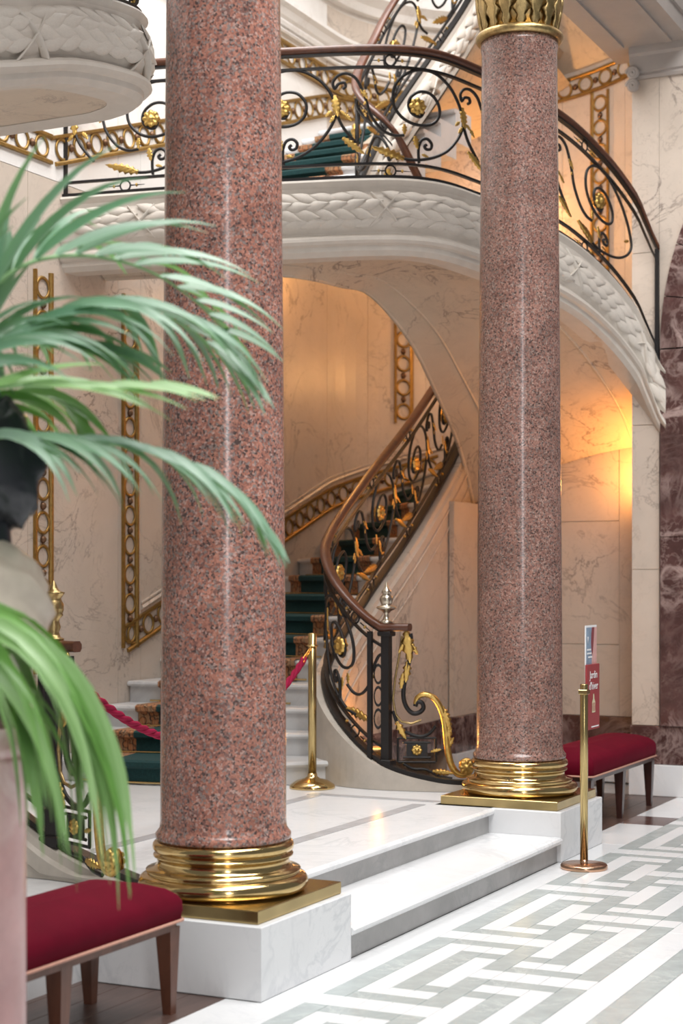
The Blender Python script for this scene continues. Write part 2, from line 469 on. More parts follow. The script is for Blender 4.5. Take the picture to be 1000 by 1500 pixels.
# ------------------------------------------------------------------ raised stair-hall floor and its two steps
lf = thing('floor_stair_hall', 'raised white marble floor of the stair hall with grey inlaid bands', None, (0, .9, 0), kind='structure')
obj('floor_slab', MB().box(.76, 4.14, .78, YW, .0, ZP-.002), 'marble_white', lf)
obj('floor_slab', MB().box(-2.5, .76, .78, YW, .0, ZP-.002), 'marble_white', lf)
obj('inlay_band', MB().box(.76, 3.36, .79, .87, ZP-.004, ZP+.0008), 'marble_band', lf)
obj('inlay_band', MB().box(3.47, 3.545, .76, 1.6, ZP-.004, ZP+.0012), 'marble_band', lf)
obj('inlay_band', MB().box(.9, 3.46, 1.5, 1.58, ZP-.004, ZP+.0008), 'marble_band', lf)
st = thing('front_steps', 'two wide white marble steps between the granite columns', 'steps', (2, .1, 0))
def step_slab(parent, x0, x1, yf, yb, zb, zt):
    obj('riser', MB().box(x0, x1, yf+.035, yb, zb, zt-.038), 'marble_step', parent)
    prof = [(-(yb-yf), 0), (-.02, 0), (-.008, -.004), (0, -.014), (0, -.024), (-.008, -.034), (-.02, -.038), (-(yb-yf), -.038)]
    mb = MB(); mb.sweep(prof, [V3((x0, yf, zt)), V3((x1, yf, zt))], [V3((0, -1, 0))]*2)
    obj('tread', mb, 'marble_white', parent)
step_slab(st, .752, 3.381, -.012, .42, 0, ZP/2)
step_slab(st, .752, 3.50, .385, .785, ZP/2, ZP)

# ------------------------------------------------------------------ columns
def column(label, x, y, gran, shaft_top=4.62):
    t = thing('granite_column', label, 'column', (x, y, 0), group=None)
    obj('plinth', MB().box(x-.375, x+.375, y-.375, y+.375, 0, ZP, .004), 'marble_white', t)
    obj('base_plate', MB().box(x-.345, x+.345, y-.345, y+.345, ZP, ZP+.05, .003), 'brass_plate', t)
    z = ZP+.05
    def arc(cx, cz, r, a0, a1, n=8, sx=1.0): return [(cx+r*sx*math.cos(math.radians(a0+(a1-a0)*i/n)), cz+r*math.sin(math.radians(a0+(a1-a0)*i/n))) for i in range(n+1)]
    prof = [(.02, z), (.30, z)]+arc(.300, z+.034, .034, -90, 90)+[(.298, z+.072), (.303, z+.078), (.303, z+.084)]
    prof += [(.272, z+.09), (.262, z+.104), (.258, z+.118), (.264, z+.130), (.274, z+.136), (.274, z+.142)]
    prof += [(.252, z+.147)]+arc(.254, z+.173, .024, -90, 90)+[(.250, z+.200), (.02, z+.2)]
    obj('base_moulding', MB().lathe(prof, 64, (x, y, 0)), 'brass', t)
    z0 = z+.2
    prof = [(.02, z0), (.262, z0), (.266, z0+.006), (.266, z0+.022), (.258, z0+.032), (.250, z0+.045), (.247, z0+.07)]
    for i in range(1, 17):
        k = i/16; prof.append((.247-.031*k**1.25, z0+.07+(shaft_top-z0-.13)*k))
    prof += [(.222, shaft_top-.03), (.222, shaft_top), (.02, shaft_top)]
    obj('shaft', MB().lathe(prof, 72, (x, y, 0)), gran, t)
    zt = shaft_top
    obj('collar_ring', MB().lathe([(.02, zt), (.225, zt)]+arc(.226, zt+.026, .026, -90, 90)+[(.02, zt+.052)], 48, (x, y, 0)), 'bronze', t)
    bell = obj('capital_bell', MB().lathe([(.02, zt+.052), (.205, zt+.052), (.205, zt+.3), (.24, zt+.5), (.30, zt+.62), (.02, zt+.62)], 40, (x, y, 0)), 'bronze', t)
    obj('abacus', MB().box(x-.34, x+.34, y-.34, y+.34, zt+.62, zt+.72, .01), 'bronze', t)
    leaf = acanthus_mesh('capital_leaf', 'bronze', 5, .7)
    for i in range(16):
        a = 2*math.pi*i/16; d = V3((math.cos(a), math.sin(a), 0))
        put('acanthus_leaf', leaf, bell, V3((x, y, zt+.055))+d*.212, (d.x*.08, d.y*.08, 1), d, (.36 if i % 2 else .5, .17, .17))
    return t
column('red granite column on a white plinth beside the palm and the near bench', .375, .375, 'granite')
column('brown granite column with bronze capital beside the sign stand', 3.757, .375, 'granite2')

# ------------------------------------------------------------------ walls
XA, YC, RA = 7.4, 1.9, 1.53
def wall_path():
    P = [V3((x, YW, 0)) for x in (-3, -1, 1, 2.5, 3.5, 4.5, 5.5, 6.5, XA)]
    for i in range(1, 37):
        a = math.radians(90-5*i); P.append(V3((XA+RA*math.cos(a), YC+RA*math.sin(a), 0)))
    return P
WP = wall_path()
WALL = Path(WP, 1)          # right of travel = into the hall
# length parameter helpers: straight part starts at x=-3
def wl_x(x): return x+3.0
def wl_a(deg): return (XA+3.0)+RA*math.radians(deg)*.9997
wb = thing('wall_back', 'veined cream marble wall curving round behind the staircase', None, (5, YW, 0), kind='structure')
def wall_band(name, z0, z1, t0, t1, thick, mat, parent, face=0.0, n=None):
    n = n or max(2, int((t1-t0)/.12))
    pts = [WALL.at(t0+(t1-t0)*i/n) for i in range(n+1)]; os = [WALL.out(t0+(t1-t0)*i/n) for i in range(n+1)]
    zf0 = z0 if callable(z0) else (lambda t: z0); zf1 = z1 if callable(z1) else (lambda t: z1)
    rows = []
    for i, (p, o) in enumerate(zip(pts, os)):
        t = t0+(t1-t0)*i/n; a, b = zf0(t), zf1(t)
        rows.append([p+o*(face-thick)+V3((0, 0, a)), p+o*face+V3((0, 0, a)), p+o*face+V3((0, 0, b)), p+o*(face-thick)+V3((0, 0, b))])
    mb = MB(); mb.grid(rows, True, False); mb.fan(rows[0], True); mb.fan(rows[-1])
    return obj(name, mb, mat, parent)
TE = WALL.len
wall_band('wall_core', 0, 8.6, 0, TE, .25, 'marble_pale', wb, -.012)
# marble panels, lower storey, with open joints
joints = [wl_x(v) for v in (.2, 2.2, 3.21, 4.22, 4.50, 5.7, 7.4)]+[wl_a(d) for d in (22, 45, 68, 92, 116, 140, 165)]
for a, b in zip(joints, joints[1:]):
    if b < wl_x(7.5):
        wall_band('marble_panel', 0, 4.10, a+.002, b-.002, .03, 'marble_wall', wb, 0)
        wall_band('marble_panel', 4.105, 5.62, a+.002, b-.002, .03, 'marble_pale', wb, 0)
        wall_band('marble_panel', 5.98, 6.45, a+.002, b-.002, .03, 'marble_pale', wb, 0)
    else: wall_band('marble_panel', 0, 6.45, a+.002, b-.002, .03, 'marble_wall', wb, 0)
def wall_mould(zc, t0, t1, prof, mat, parent, name='moulding'):
    n = max(2, int((t1-t0)/.12)); ts = [t0+(t1-t0)*i/n for i in range(n+1)]
    zf = zc if callable(zc) else (lambda t: zc)
    mb = MB(); mb.sweep(prof, [WALL.at(t)+V3((0, 0, zf(t))) for t in ts], [WALL.out(t) for t in ts])
    return obj(name, mb, mat, parent)
CORN = [(-.02, 0), (.03, 0), (.04, .03), (.03, .05), (.05, .07), (.07, .12), (.10, .15), (.10, .18), (-.02, .18)]
cr = thing('trim_1', 'pale stone cornice running round the stair hall above the gilded frieze', None, (5, YW, 6), kind='structure')
wall_mould(6.02, wl_x(0), wl_a(60), CORN, 'marble_pale', cr)
wall_mould(6.5, wl_x(0), wl_a(60), [(-.02, 0), (.06, 0), (.09, .06), (.16, .12), (.16, .2), (-.02, .2)], 'marble_pale', cr)
wall_mould(5.97, wl_x(0), wl_a(60), [(-.02, 0), (.02, 0), (.03, .015), (.02, .03), (-.02, .03)], 'marble_pale', cr)

NTRIM = [1]
def guilloche(label, fpos, fout, fdir, L, width=.19, ring=.070, pitch=.205, ends=True):
    """ring-and-boss band along a line on a wall. fpos(s)->centre point, fdir(s)->tangent, fout(s)->normal"""
    NTRIM[0] += 1
    t = thing('trim_%d' % NTRIM[0], label, None, fpos(0), kind='structure')
    n = max(2, int(L/.12))
    for sg in (-1, 1):
        rows = []
        for i in range(n+1):
            s = L*i/n; p = fpos(s); o = fout(s); d = fdir(s); b = o.cross(d)*sg
            c = p+b*(width/2-.014)
            rows.append([c-b*.014-o*.01, c-b*.014+o*.012, c-b*.004+o*.022, c+b*.014+o*.022, c+b*.014-o*.01])
        mb = MB(); mb.grid(rows, True, False); mb.fan(rows[0], True); mb.fan(rows[-1])
        obj('gilt_border', mb, 'gold_frame', t)
    k = max(1, int(round(L/pitch))); st_ = L/k
    for i in range(k):
        s = st_*(i+.5); p = fpos(s); o = fout(s); d = fdir(s)
        put('ring', RING_GOLD, t, p+o*.008, d, o, ring*.93)
        if i < k-1:
            s = st_*(i+1); p = fpos(s); o = fout(s); d = fdir(s)
            put('boss', BOSS, t, p+o*.008, d, o, .028)
    return t
def g_wall(label, t0, t1, z0, z1=None, **kw):
    """band along the wall between wall lengths t0..t1; z may be function of t"""
    zf = z0 if callable(z0) else (lambda t: z0+(z1-z0)*(t-t0)/(t1-t0) if z1 is not None else z0)
    N = 60; P = [WALL.at(t0+(t1-t0)*i/N)+V3((0, 0, zf(t0+(t1-t0)*i/N))) for i in range(N+1)]
    LL = [0]
    for a, b in zip(P, P[1:]): LL.append(LL[-1]+(b-a).length)
    def par(s):
        j = 0
        while j < N-1 and LL[j+1] < s: j += 1
        return j, (s-LL[j])/max(1e-9, LL[j+1]-LL[j])
    def fp(s): j, u = par(s); return P[j].lerp(P[j+1], u)
    def fd(s): j, u = par(s); return (P[j+1]-P[j]).normalized()
    def fo(s): j, u = par(s); o = WALL.out(t0+(t1-t0)*(j+u)/N); d = fd(s); return (o-d*o.dot(d)).normalized()
    return guilloche(label, fp, fo, fd, LL[-1], **kw)
def g_vert(label, t, z0, z1, **kw):
    p = WALL.at(t); o = WALL.out(t)
    return guilloche(label, lambda s: p+V3((0, 0, z0+s)), lambda s: o, lambda s: V3((0, 0, 1)), z1-z0, **kw)
g_vert('upright gilded ring frieze on the back wall behind the small newel finial', wl_x(3.36), .95, 3.5)
g_vert('upright gilded ring frieze meeting the foot of the sloping frieze', wl_x(4.355), 1.08, 3.5)
def dado(t): return 1.125+(t-wl_x(4.26))*.352 if t < wl_a(0) else 1.125+(wl_a(0)-wl_x(4.26))*.352+(t-wl_a(0))*.27
g_wall('sloping gilded ring frieze rising along the wall beside the green carpet', wl_x(4.30), wl_a(50), dado)
wall_mould(lambda t: dado(t)+.13, wl_x(4.5), wl_a(60), [(-.02, 0), (.015, 0), (.025, .012), (.015, .03), (-.02, .03)], 'marble_wall', wb)
wall_mould(lambda t: dado(t)+.17, wl_x(4.5), wl_a(60), [(-.02, 0), (.012, 0), (.012, .012), (-.02, .012)], 'marble_wall', wb)
g_vert('upright gilded ring frieze in the lit alcove behind the curved handrail', wl_a(36.6), 2.95, 5.3)
g_wall('level gilded ring frieze on the pale wall above the left landing', wl_x(1.0), wl_x(3.45), 4.29)
def dado2(t): return 4.285+(t-wl_x(3.47))*.333 if t < wl_a(0) else 4.285+(wl_a(0)-wl_x(3.47))*.333+(t-wl_a(0))*.13
g_wall('rising gilded ring frieze behind the upper balcony railing', wl_x(3.47), wl_a(165), dado2)
g_wall('level gilded ring frieze high under the pale cornice', wl_x(.5), wl_a(40), 5.82)
g_vert('upright gilded ring frieze seen above the sloping handrail', wl_a(106), 3.3, 5.85)

# right wall of the winter garden: end pier, plinth courses and dark marble arch
XW, YE = 6.44, .49
wr = thing('wall_right', 'pale marble end wall with dark marble plinth beside the second bench', None, (XW, 0, 0), kind='structure')
obj('wall_core', MB().box(XW+.03, XW+.35, -3.0, YE-.02, 0, 8.4), 'marble_wall', wr)
obj('plinth_course', MB().box(XW-.045, XW+.3, -3.0, YE+.01, 0, .225, .004), 'marble_white', wr)
obj('plinth_course', MB().box(XW-.03, XW+.3, -3.0, YE+.006, .227, .50, .004), 'marble_dark', wr)
for z0, z1 in ((.502, 1.62), (1.623, 2.66), (2.663, 3.9), (3.903, 5.15)):
    obj('marble_panel', MB().box(XW, XW+.3, .29, YE, z0, z1, .002), 'marble_wall', wr)
# dark arch frame (opening about -1.2..0.27)
ac_y, ac_z, ac_R = -2.13, 3.2, 2.4
for sgn, ya in ((1, ac_y+ac_R),):
    for z0, z1 in ((.502, 1.85), (1.852, 3.19)):
        obj('jamb_block', MB().box(XW-.05, XW+.2, ya-.20, ya, z0, z1, .006), 'marble_dark', wr)
for i in range(7):
    a0, a1 = math.radians(9*i), math.radians(9*(i+1)-.2); rows = []
    for q in range(6):
        a = a0+(a1-a0)*q/5; ca, sa = math.cos(a), math.sin(a)
        rows.append([(XW-.05, ac_y+r*ca, ac_z+r*sa) if f else (XW+.2, ac_y+r*ca, ac_z+r*sa) for r, f in ((ac_R-.2, 0), (ac_R-.2, 1), (ac_R, 1), (ac_R, 0))])
    mb = MB(); mb.grid(rows, True, False); mb.fan(rows[0], True); mb.fan(rows[-1]); obj('arch_block', mb, 'marble_dark', wr)
obj('arch_infill', MB().box(XW+.015, XW+.25, -3.0, ac_y+ac_R-.1, .5, 5.0), 'marble_dark', wr)
rows = []
for q in range(15):                                               # spandrel of pale marble above the arch
    a = math.radians(4*q); rows.append([(XW, ac_y+ac_R*math.cos(a), ac_z+ac_R*math.sin(a)), (XW, .288, ac_z+1.95*q/14)])
mb = MB(); mb.grid(rows, smooth=False); obj('marble_panel', mb, 'marble_wall', wr)

# niche under the stair at the right
wn = thing('wall_niche', 'amber-lit veined marble niche wall under the curved soffit', None, (7.13, 1.2, 0), kind='structure')
obj('wall_core', MB().box(7.16, 7.3, -.2, 2.1, 0, 3.2), 'marble_wall', wn)
for y0, y1 in ((.79, 1.35), (1.353, 1.9)):
    for z0, z1 in ((.502, 1.05), (1.053, 2.0), (2.003, 3.1)):
        obj('marble_panel', MB().box(7.13, 7.17, y0, y1, z0, z1, .002), 'marble_wall', wn)
obj('corner_pier', MB().box(7.125, 7.17, .2, .787, .502, 3.1, .002), 'marble_wall', wn)
obj('plinth_course', MB().box(7.11, 7.2, .2, 1.9, .227, .5, .003), 'marble_dark', wn)
obj('plinth_course', MB().box(7.09, 7.2, .2, 1.9, 0, .225, .003), 'marble_white', wn)
obj('side_panel', MB().box(6.5, 7.13, 1.9, 1.94, .502, 2.15, .002), 'marble_wall', wn)
obj('plinth_course', MB().box(6.48, 7.13, 1.88, 1.94, .227, .5, .003), 'marble_dark', wn)
obj('plinth_course', MB().box(6.46, 7.13, 1.86, 1.94, 0, .225, .003), 'marble_white', wn)

# entablature over the columns and cornice on the end wall
en = thing('trim_entablature', 'stone entablature carried over the columns to the end wall', None, (2, .375, 5.3), kind='structure')
def mould_line(name, a, b, out, prof, mat, parent):
    mb = MB(); mb.sweep(prof, [V3(a), V3(b)], [V3(out)]*2); return obj(name, mb, mat, parent)
obj('beam', MB().box(-4, XW+.3, .06, .69, 5.38, 6.2), 'cornice', en)
for sgn, yb in ((-1, .06), (1, .69)):
    mould_line('fascia', (-4, yb, 5.38), (XW+.3, yb, 5.38), (0, sgn, 0), [(-.02, .12), (.02, .12), (.03, .2), (.06, .24), (.06, .36), (.12, .42), (.20, .48), (.20, .6), (-.02, .6)], 'cornice', en)
mould_line('soffit_panel', (-4, .20, 5.36), (XW-.1, .20, 5.36), (0, -1, 0), [(-.02, .03), (-.02, 0), (.03, 0), (.03, .03)], 'cornice', en)
mould_line('soffit_panel', (-4, .55, 5.36), (XW-.1, .55, 5.36), (0, -1, 0), [(-.02, .03), (-.02, 0), (.03, 0), (.03, .03)], 'cornice', en)
WC = [(-.05, 0), (.02, 0), (.03, .02), (.02, .04), (.035, .05), (.035, .16), (.05, .18), (.05, .27), (.10, .31), (.13, .36), (.24, .40), (.24, .5), (.30, .56), (.30, .66), (-.05, .66)]
mould_line('wall_cornice', (XW, -3.0, 5.15), (XW, .50, 5.15), (-1, 0, 0), WC, 'cornice', en)
mb = MB()
for k in range(2):                                                 # small scroll bracket at the pier corner
    pts = []
    for i in range(26):
        a = i/25*2.2*2*math.pi; r = .045*(1-i/30); pts.append(V3((XW-.05, .47+r*math.cos(a), 5.10+.09*k+r*math.sin(a))))
    mb.tube(pts, .017, 6)
obj('corner_scroll', mb, 'cornice', en)

# ------------------------------------------------------------------ lower flight
def make_steps(parent, A, B, z0, rise, n, bulge=None, tread_mat='marble_white', riser_mat='marble_white', carpet=None, name='step', base=None):
    """A(k), B(k): inner and wall ends of riser k (1-based)"""
    K = 9
    def line(k):
        a, b = A(k), B(k); out = []
        for i in range(K):
            t = i/(K-1); p = a.lerp(b, t)
            d = (b-a); nrm = V3((-d.y, d.x, 0)).normalized()
            bl = (bulge(k) if bulge else .0)*math.sin(math.pi*t)
            out.append(p+nrm*bl)
        return out
    for k in range(1, n+1):
        L0, L1 = line(k), line(k+1); zt = z0+rise*k; zb = z0+rise*(k-1)
        if base is not None: zb = base(k)
        mb = MB(); rows = []
        for p, q in zip(L0, L1):
            d = V3((q.x-p.x, q.y-p.y, 0)); d = d.normalized() if d.length > 1e-6 else V3((1, 0, 0))
            f = p-d*.03
            rows.append([V3((p.x, p.y, zb)), V3((p.x, p.y, zt-.036)), V3((f.x, f.y, zt-.034)), V3((f.x-.006*d.x, f.y-.006*d.y, zt-.02)), V3((f.x, f.y, zt-.006)), V3((f.x+.012*d.x, f.y+.012*d.y, zt)), V3((q.x, q.y, zt)), V3((q.x, q.y, zb))])
        mb.grid(rows, True, False); mb.fan(rows[0], True); mb.fan(rows[-1]); obj(name, mb, riser_mat, parent)
    return line
def make_runner(label, line, z0, rise, k0, n, c0, c1, wb_, loc, rods=True):
    """carpet between fractions c0..c1 of each riser line (functions of k); borders of fraction wb_"""
    t = thing('stair_carpet', label, 'carpet', loc)
    def pt(L, f):
        i = min(len(L)-2, int(f*(len(L)-1))); u = f*(len(L)-1)-i; return L[i].lerp(L[i+1], u)
    def strip(k, fa, fb, lift_):
        L0, L1 = line(k), line(k+1); zt = z0+rise*k; zb = z0+rise*(k-1); rows = []
        for i in range(5):
            f = fa+(fb-fa)*i/4; p, q = pt(L0, f), pt(L1, f); d = V3((q.x-p.x, q.y-p.y, 0)).normalized()
            e = .008+lift_
            rows.append([V3((p.x, p.y, zb+.008))-d*e, V3((p.x, p.y, zt-.05))-d*e, V3((p.x, p.y, zt-.035))-d*(.036+e), V3((p.x, p.y, zt-.004))-d*(.040+e), V3((p.x, p.y, zt+e))-d*.025, V3((q.x, q.y, zt+e))-d*e])
        return rows
    for k in range(k0, n+1):
        a, b = c0(k), c1(k); w = (b-a)*wb_
        for nm, fa, fb, mt in (('carpet_border', a, a+w, 'carpet_border'), ('carpet_field', a+w, b-w, 'carpet'), ('carpet_border', b-w, b, 'carpet_border')):
            mb = MB(); mb.grid(strip(k, fa, fb, 0), smooth=False); obj(nm, mb, mt, t)
        if rods:
            L0 = line(k); p, q = pt(L0, max(0.02, a-.05)), pt(L0, min(.98, b+.05)); d = (q-p).normalized(); nr = V3((-d.y, d.x, 0))
            m_ = pt(L0, (a+b)/2); L1 = line(k+1); fw = (pt(L1, (a+b)/2)-m_); nr = nr if nr.dot(fw) < 0 else -nr
            mb = MB(); pts = [pt(L0, max(0.02, a-.05)+(min(.98, b+.05)-max(.02, a-.05))*i/8)+nr*.022+V3((0, 0, z0+rise*(k-1)+.014)) for i in range(9)]
            mb.tube(pts, .007, 6); obj('stair_rod', mb, 'brass', t)
    return t
RISE = .145
I_PTS = [(4.12, .72, .315), (3.985, .98, .335), (3.925, 1.32, .43), (3.985, 1.60, .63), (4.17, 1.82, .84), (4.45, 1.93, 1.03), (5.08, 1.955, 1.43), (5.87, 1.99, 1.87), (6.74, 2.05, 2.40), (7.3, 2.1, 2.8)]
I_CURVE = catmull(I_PTS, 10)
def a_low(k):
    x = 4.02+.2*(k-1); x = x+.0
    # inner ends follow the balustrade
    best = min(I_CURVE[20:], key=lambda p: abs(p.x-(x+.12))); return V3((x, max(1.72, best.y+.02) if k > 1 else 1.70, 0))
def b_low(k): return V3((3.46+.30*(k-1) if k < 4 else 4.36+.42*(k-4), YW-.005, 0))
sl = thing('lower_staircase', 'white marble staircase rising from the raised floor behind the columns', 'staircase', (4.2, 2.6, ZP))
line_low = make_steps(sl, a_low, b_low, ZP, RISE, 15, riser_mat='marble_stair_shaded', bulge=lambda k: .24 if k == 1 else (.08 if k == 2 else .03), base=lambda k: ZP if k < 6 else ZP+RISE*(k-5))
make_runner('green carpet with patterned border on the lower marble stairs', line_low, ZP, RISE, 1, 14,
            lambda k: .26, lambda k: .84, .17, (4.2, 2.5, ZP))
# curb and string under the lower balustrade
ic = resample(I_CURVE, .06); io = outs_of(ic, 1)
def to_floor(prof_top):
    return prof_top
rows = []
for p, o in zip(ic, io):
    zt = p.z-.012; zb = ZP if p.x < 6.5 else .0
    rows.append([V3((p.x, p.y, zb))-o*.07, V3((p.x, p.y, zb))+o*.085, V3((p.x, p.y, max(zb+.01, zt-.13)))+o*.085, V3((p.x, p.y, max(zb+.02, zt-.12)))+o*.095, V3((p.x, p.y, max(zb+.03, zt-.05)))+o*.095, V3((p.x, p.y, max(zb+.04, zt-.035)))+o*.075, V3((p.x, p.y, zt))+o*.07, V3((p.x, p.y, zt))-o*.07])
n_c = next(i for i, p in enumerate(ic) if p.x > 4.3 and i > 10)
mb = MB(); mb.grid(rows[:n_c+1], True, False); mb.fan(rows[0], True); mb.fan(rows[n_c])
obj('curb', mb, 'curb_stone', sl)
mb = MB(); mb.grid(rows[n_c:], True, False); mb.fan(rows[n_c], True); mb.fan(rows[-1])
obj('spandrel_wall', mb, 'marble_wall', sl)
for dz, rr in ((-.055, .012), (-.135, .010), (-.175, .006)):
    mb = MB(); mb.tube([V3((p.x, p.y, max(ZP+.012, p.z+dz)))+o*.094 for p, o in zip(ic[:n_c+1], io[:n_c+1])], rr, 6); obj('curb_moulding', mb, 'curb_stone', sl)
# moulded string line on the spandrel
for dz, rr in ((-.16, .012), (-.30, .008)):
    mb = MB(); mb.tube([p+o*.09+V3((0, 0, dz)) for p, o in zip(ic[n_c:], io[n_c:])], rr, 6); obj('string_moulding', mb, 'marble_wall', sl)
# dark plinth of the spandrel
pp = [(p, o) for p, o in zip(ic, io) if 4.75 < p.x < 6.5]
for z0, z1, e, mt in ((ZP, .50, .10, 'marble_dark'),):
    rws = [[V3((p.x, p.y, z0))+o*.05, V3((p.x, p.y, z0))+o*e, V3((p.x, p.y, z1))+o*e, V3((p.x, p.y, z1))+o*.05] for p, o in pp]
    mb = MB(); mb.grid(rws, True, False); mb.fan(rws[0], True); mb.fan(rws[-1]); obj('plinth_course', mb, mt, sl)

# ------------------------------------------------------------------ balustrade builder
Z2 = .001435
def zs(x, y): return ((x-130)*Z2, (650-y)*Z2+.10)
C_HOOK = [(140, 312), (152, 302), (146, 284), (122, 290), (108, 310), (100, 282), (122, 252), (155, 243), (190, 262), (212, 300), (235, 360), (255, 430), (300, 495), (350, 522), (395, 520)]
C_BIG = [(480, 405), (462, 432), (428, 420), (412, 385), (425, 345), (465, 318), (515, 325), (550, 370), (545, 425), (505, 462), (440, 468), (385, 440), (350, 385), (352, 310), (390, 255), (455, 222), (530, 225), (600, 265), (645, 320), (670, 380), (672, 430), (640, 500), (580, 570), (500, 615), (410, 628), (330, 605)]
C_LEG = [(115, 420), (135, 470), (160, 510), (200, 560)]
C_LOW = [(492, 552), (482, 562), (492, 574), (510, 568), (514, 545), (495, 527), (470, 535), (457, 565), (455, 600), (458, 640)]
SHAPES = [('scroll', C_HOOK), ('scroll', C_BIG), ('scroll', C_LEG), ('scroll', C_LOW)]
SMOOTH = [(n, [zs(p.x, p.y) for p in catmull([(x, y, 0) for x, y in c], 5)]) for n, c in SHAPES]
LEAVES = [  # (mesh, x, y, dx, dy, size)
    (ACA, 112, 355, .1, 1, .15), (ACA, 112, 430, -.6, .7, .08), (ACA, 150, 425, .6, .7, .08), (ACA, 215, 315, .5, .8, .10), (ACA, 245, 365, -.6, .6, .06),
    (ACL, 395, 625, -1, -.28, .28), (ACA, 395, 470, 0, 1, .09), (ACA, 668, 340, .1, 1, .15), (ACA, 655, 410, -.8, .7, .07), (ACA, 690, 410, .8, .7, .07),
    (ACL, 700, 530, .75, .6, .22), (ACA, 440, 520, .2, 1, .11), (ACA, 470, 600, .8, .2, .06)]
def place2d(path, base, s, h):
    p = path.at(s); return V3((p.x, p.y, p.z+h))
def balustrade(label, P, motifs, s_off=0.0, Hr=.82, side=1, name='balustrade', hr_ext=None, hand=True, mirror=False, s0=0.0, s1=None, finish='gilt', scale=1.0, group=None, post_ends=(True, True), rails=True, hand_z=None):
    path = Path(P, side); s1 = path.len if s1 is None else s1
    t = thing(name, label, 'railing', tuple(path.at(s0)), group=group)
    N = max(8, int((s1-s0)/.05)); ss = [s0+(s1-s0)*i/N for i in range(N+1)]
    if hand:
        prof = [(-.022, -.018), (.022, -.018), (.034, -.004), (.034, .014), (.02, .028), (-.02, .028), (-.034, .014), (-.034, -.004)]
        pts = [path.at(s)+V3((0, 0, Hr)) for s in ss]; os_ = [path.out(s) for s in ss]
        if hr_ext: pts, os_ = hr_ext(pts, os_)
        mb = MB(); mb.sweep(prof, pts, os_, smooth=True); obj('handrail', mb, 'mahogany', t)
    rail_o = []
    if rails:
        for h, wd, th in ((.012, .028, .012), (.10, .012, .008), (Hr-.11, .012, .008), (Hr-.024, .018, .007)):
            mb = MB(); mb.sweep([(-wd, -th), (wd, -th), (wd, th), (-wd, th)], [path.at(s)+V3((0, 0, h)) for s in ss], [path.out(s) for s in ss])
            rail_o.append(obj('rail', mb, 'iron', t))
    for s_, ok in ((s0+.012, post_ends[0]), (s1-.012, post_ends[1])):
        if ok:
            p = path.at(s_); mb = MB(); mb.box(p.x-.014, p.x+.014, p.y-.014, p.y+.014, p.z, p.z+Hr-.02); obj('post', mb, 'iron', t)
    per = .804*scale; vs = (Hr-.22)/.61
    for m_ in range(motifs):
        b0 = s_off+m_*per
        host = t
        for qi, (nm, c) in enumerate(SMOOTH):
            pts = []
            for a, h in c:
                a2 = (.804-a if mirror else a)*scale
                pts.append((b0+a2, .10+(h-.10)*vs))
            pts = [q for q in pts if s0 < q[0] < s1]
            if len(pts) < 4: continue
            mb = MB(); mb.tube([place2d(path, 0, a, h) for a, h in pts], .0105, 5); so = obj(nm, mb, 'iron', t)
            if host is t or qi == 1: host = so
        a, h = zs(450, 388); a = (.804-a if mirror else a)*scale
        s = b0+a
        if s0 < s < s1-.12:
            o = path.out(s); tz = path.tan(s)
            for sg in (1, -1):
                put('rosette', ROS, host, place2d(path, 0, s, .1+(h-.1)*vs)+o*.006*sg, tz, o*sg, .058)
        for me, x, y, dx, dy, sz in LEAVES:
            a, h = zs(x, y); a = (.804-a if mirror else a)*scale; s = b0+a
            if not (s0+.02 < s < s1-.24): continue
            o = path.out(s); tn = path.tan(s); hd = V3((tn.x, tn.y, 0)).normalized()
            d = hd*(dx*(-1 if mirror else 1))+V3((0, 0, -dy))+V3((0, 0, tn.z*dx))
            put('gilt_leaf', me, host, place2d(path, 0, s, .1+(h-.1)*vs)+o*.004, d, o, (sz*.82, sz*(.34 if me is ACL else .6), sz*.5))
        for hz in (.056, Hr-.068):                        # rings and buds between the paired rails
            for f in (.37, ):
                s = b0+.804*scale*f
                if not (s0+.1 < s < s1-.1): continue
                o = path.out(s); tn = path.tan(s)
                put('rail_ring', RING_IRON, rail_o[0 if hz < .3 else 2], place2d(path, 0, s, hz), tn, o, .034)
                for sg in (-1, 1):
                    put('gilt_bud', BEAD, rail_o[0 if hz < .3 else 2], place2d(path, 0, s+sg*.075, hz), o, tn*sg, .013)
                    mb = MB(); mb.tube([place2d(path, 0, s+sg*.04, hz), place2d(path, 0, s+sg*.13, hz)], .005, 5, taper=lambda u: 1-.6*u); obj('spike', mb, 'iron', rail_o[0 if hz < .3 else 2])
    return t, path

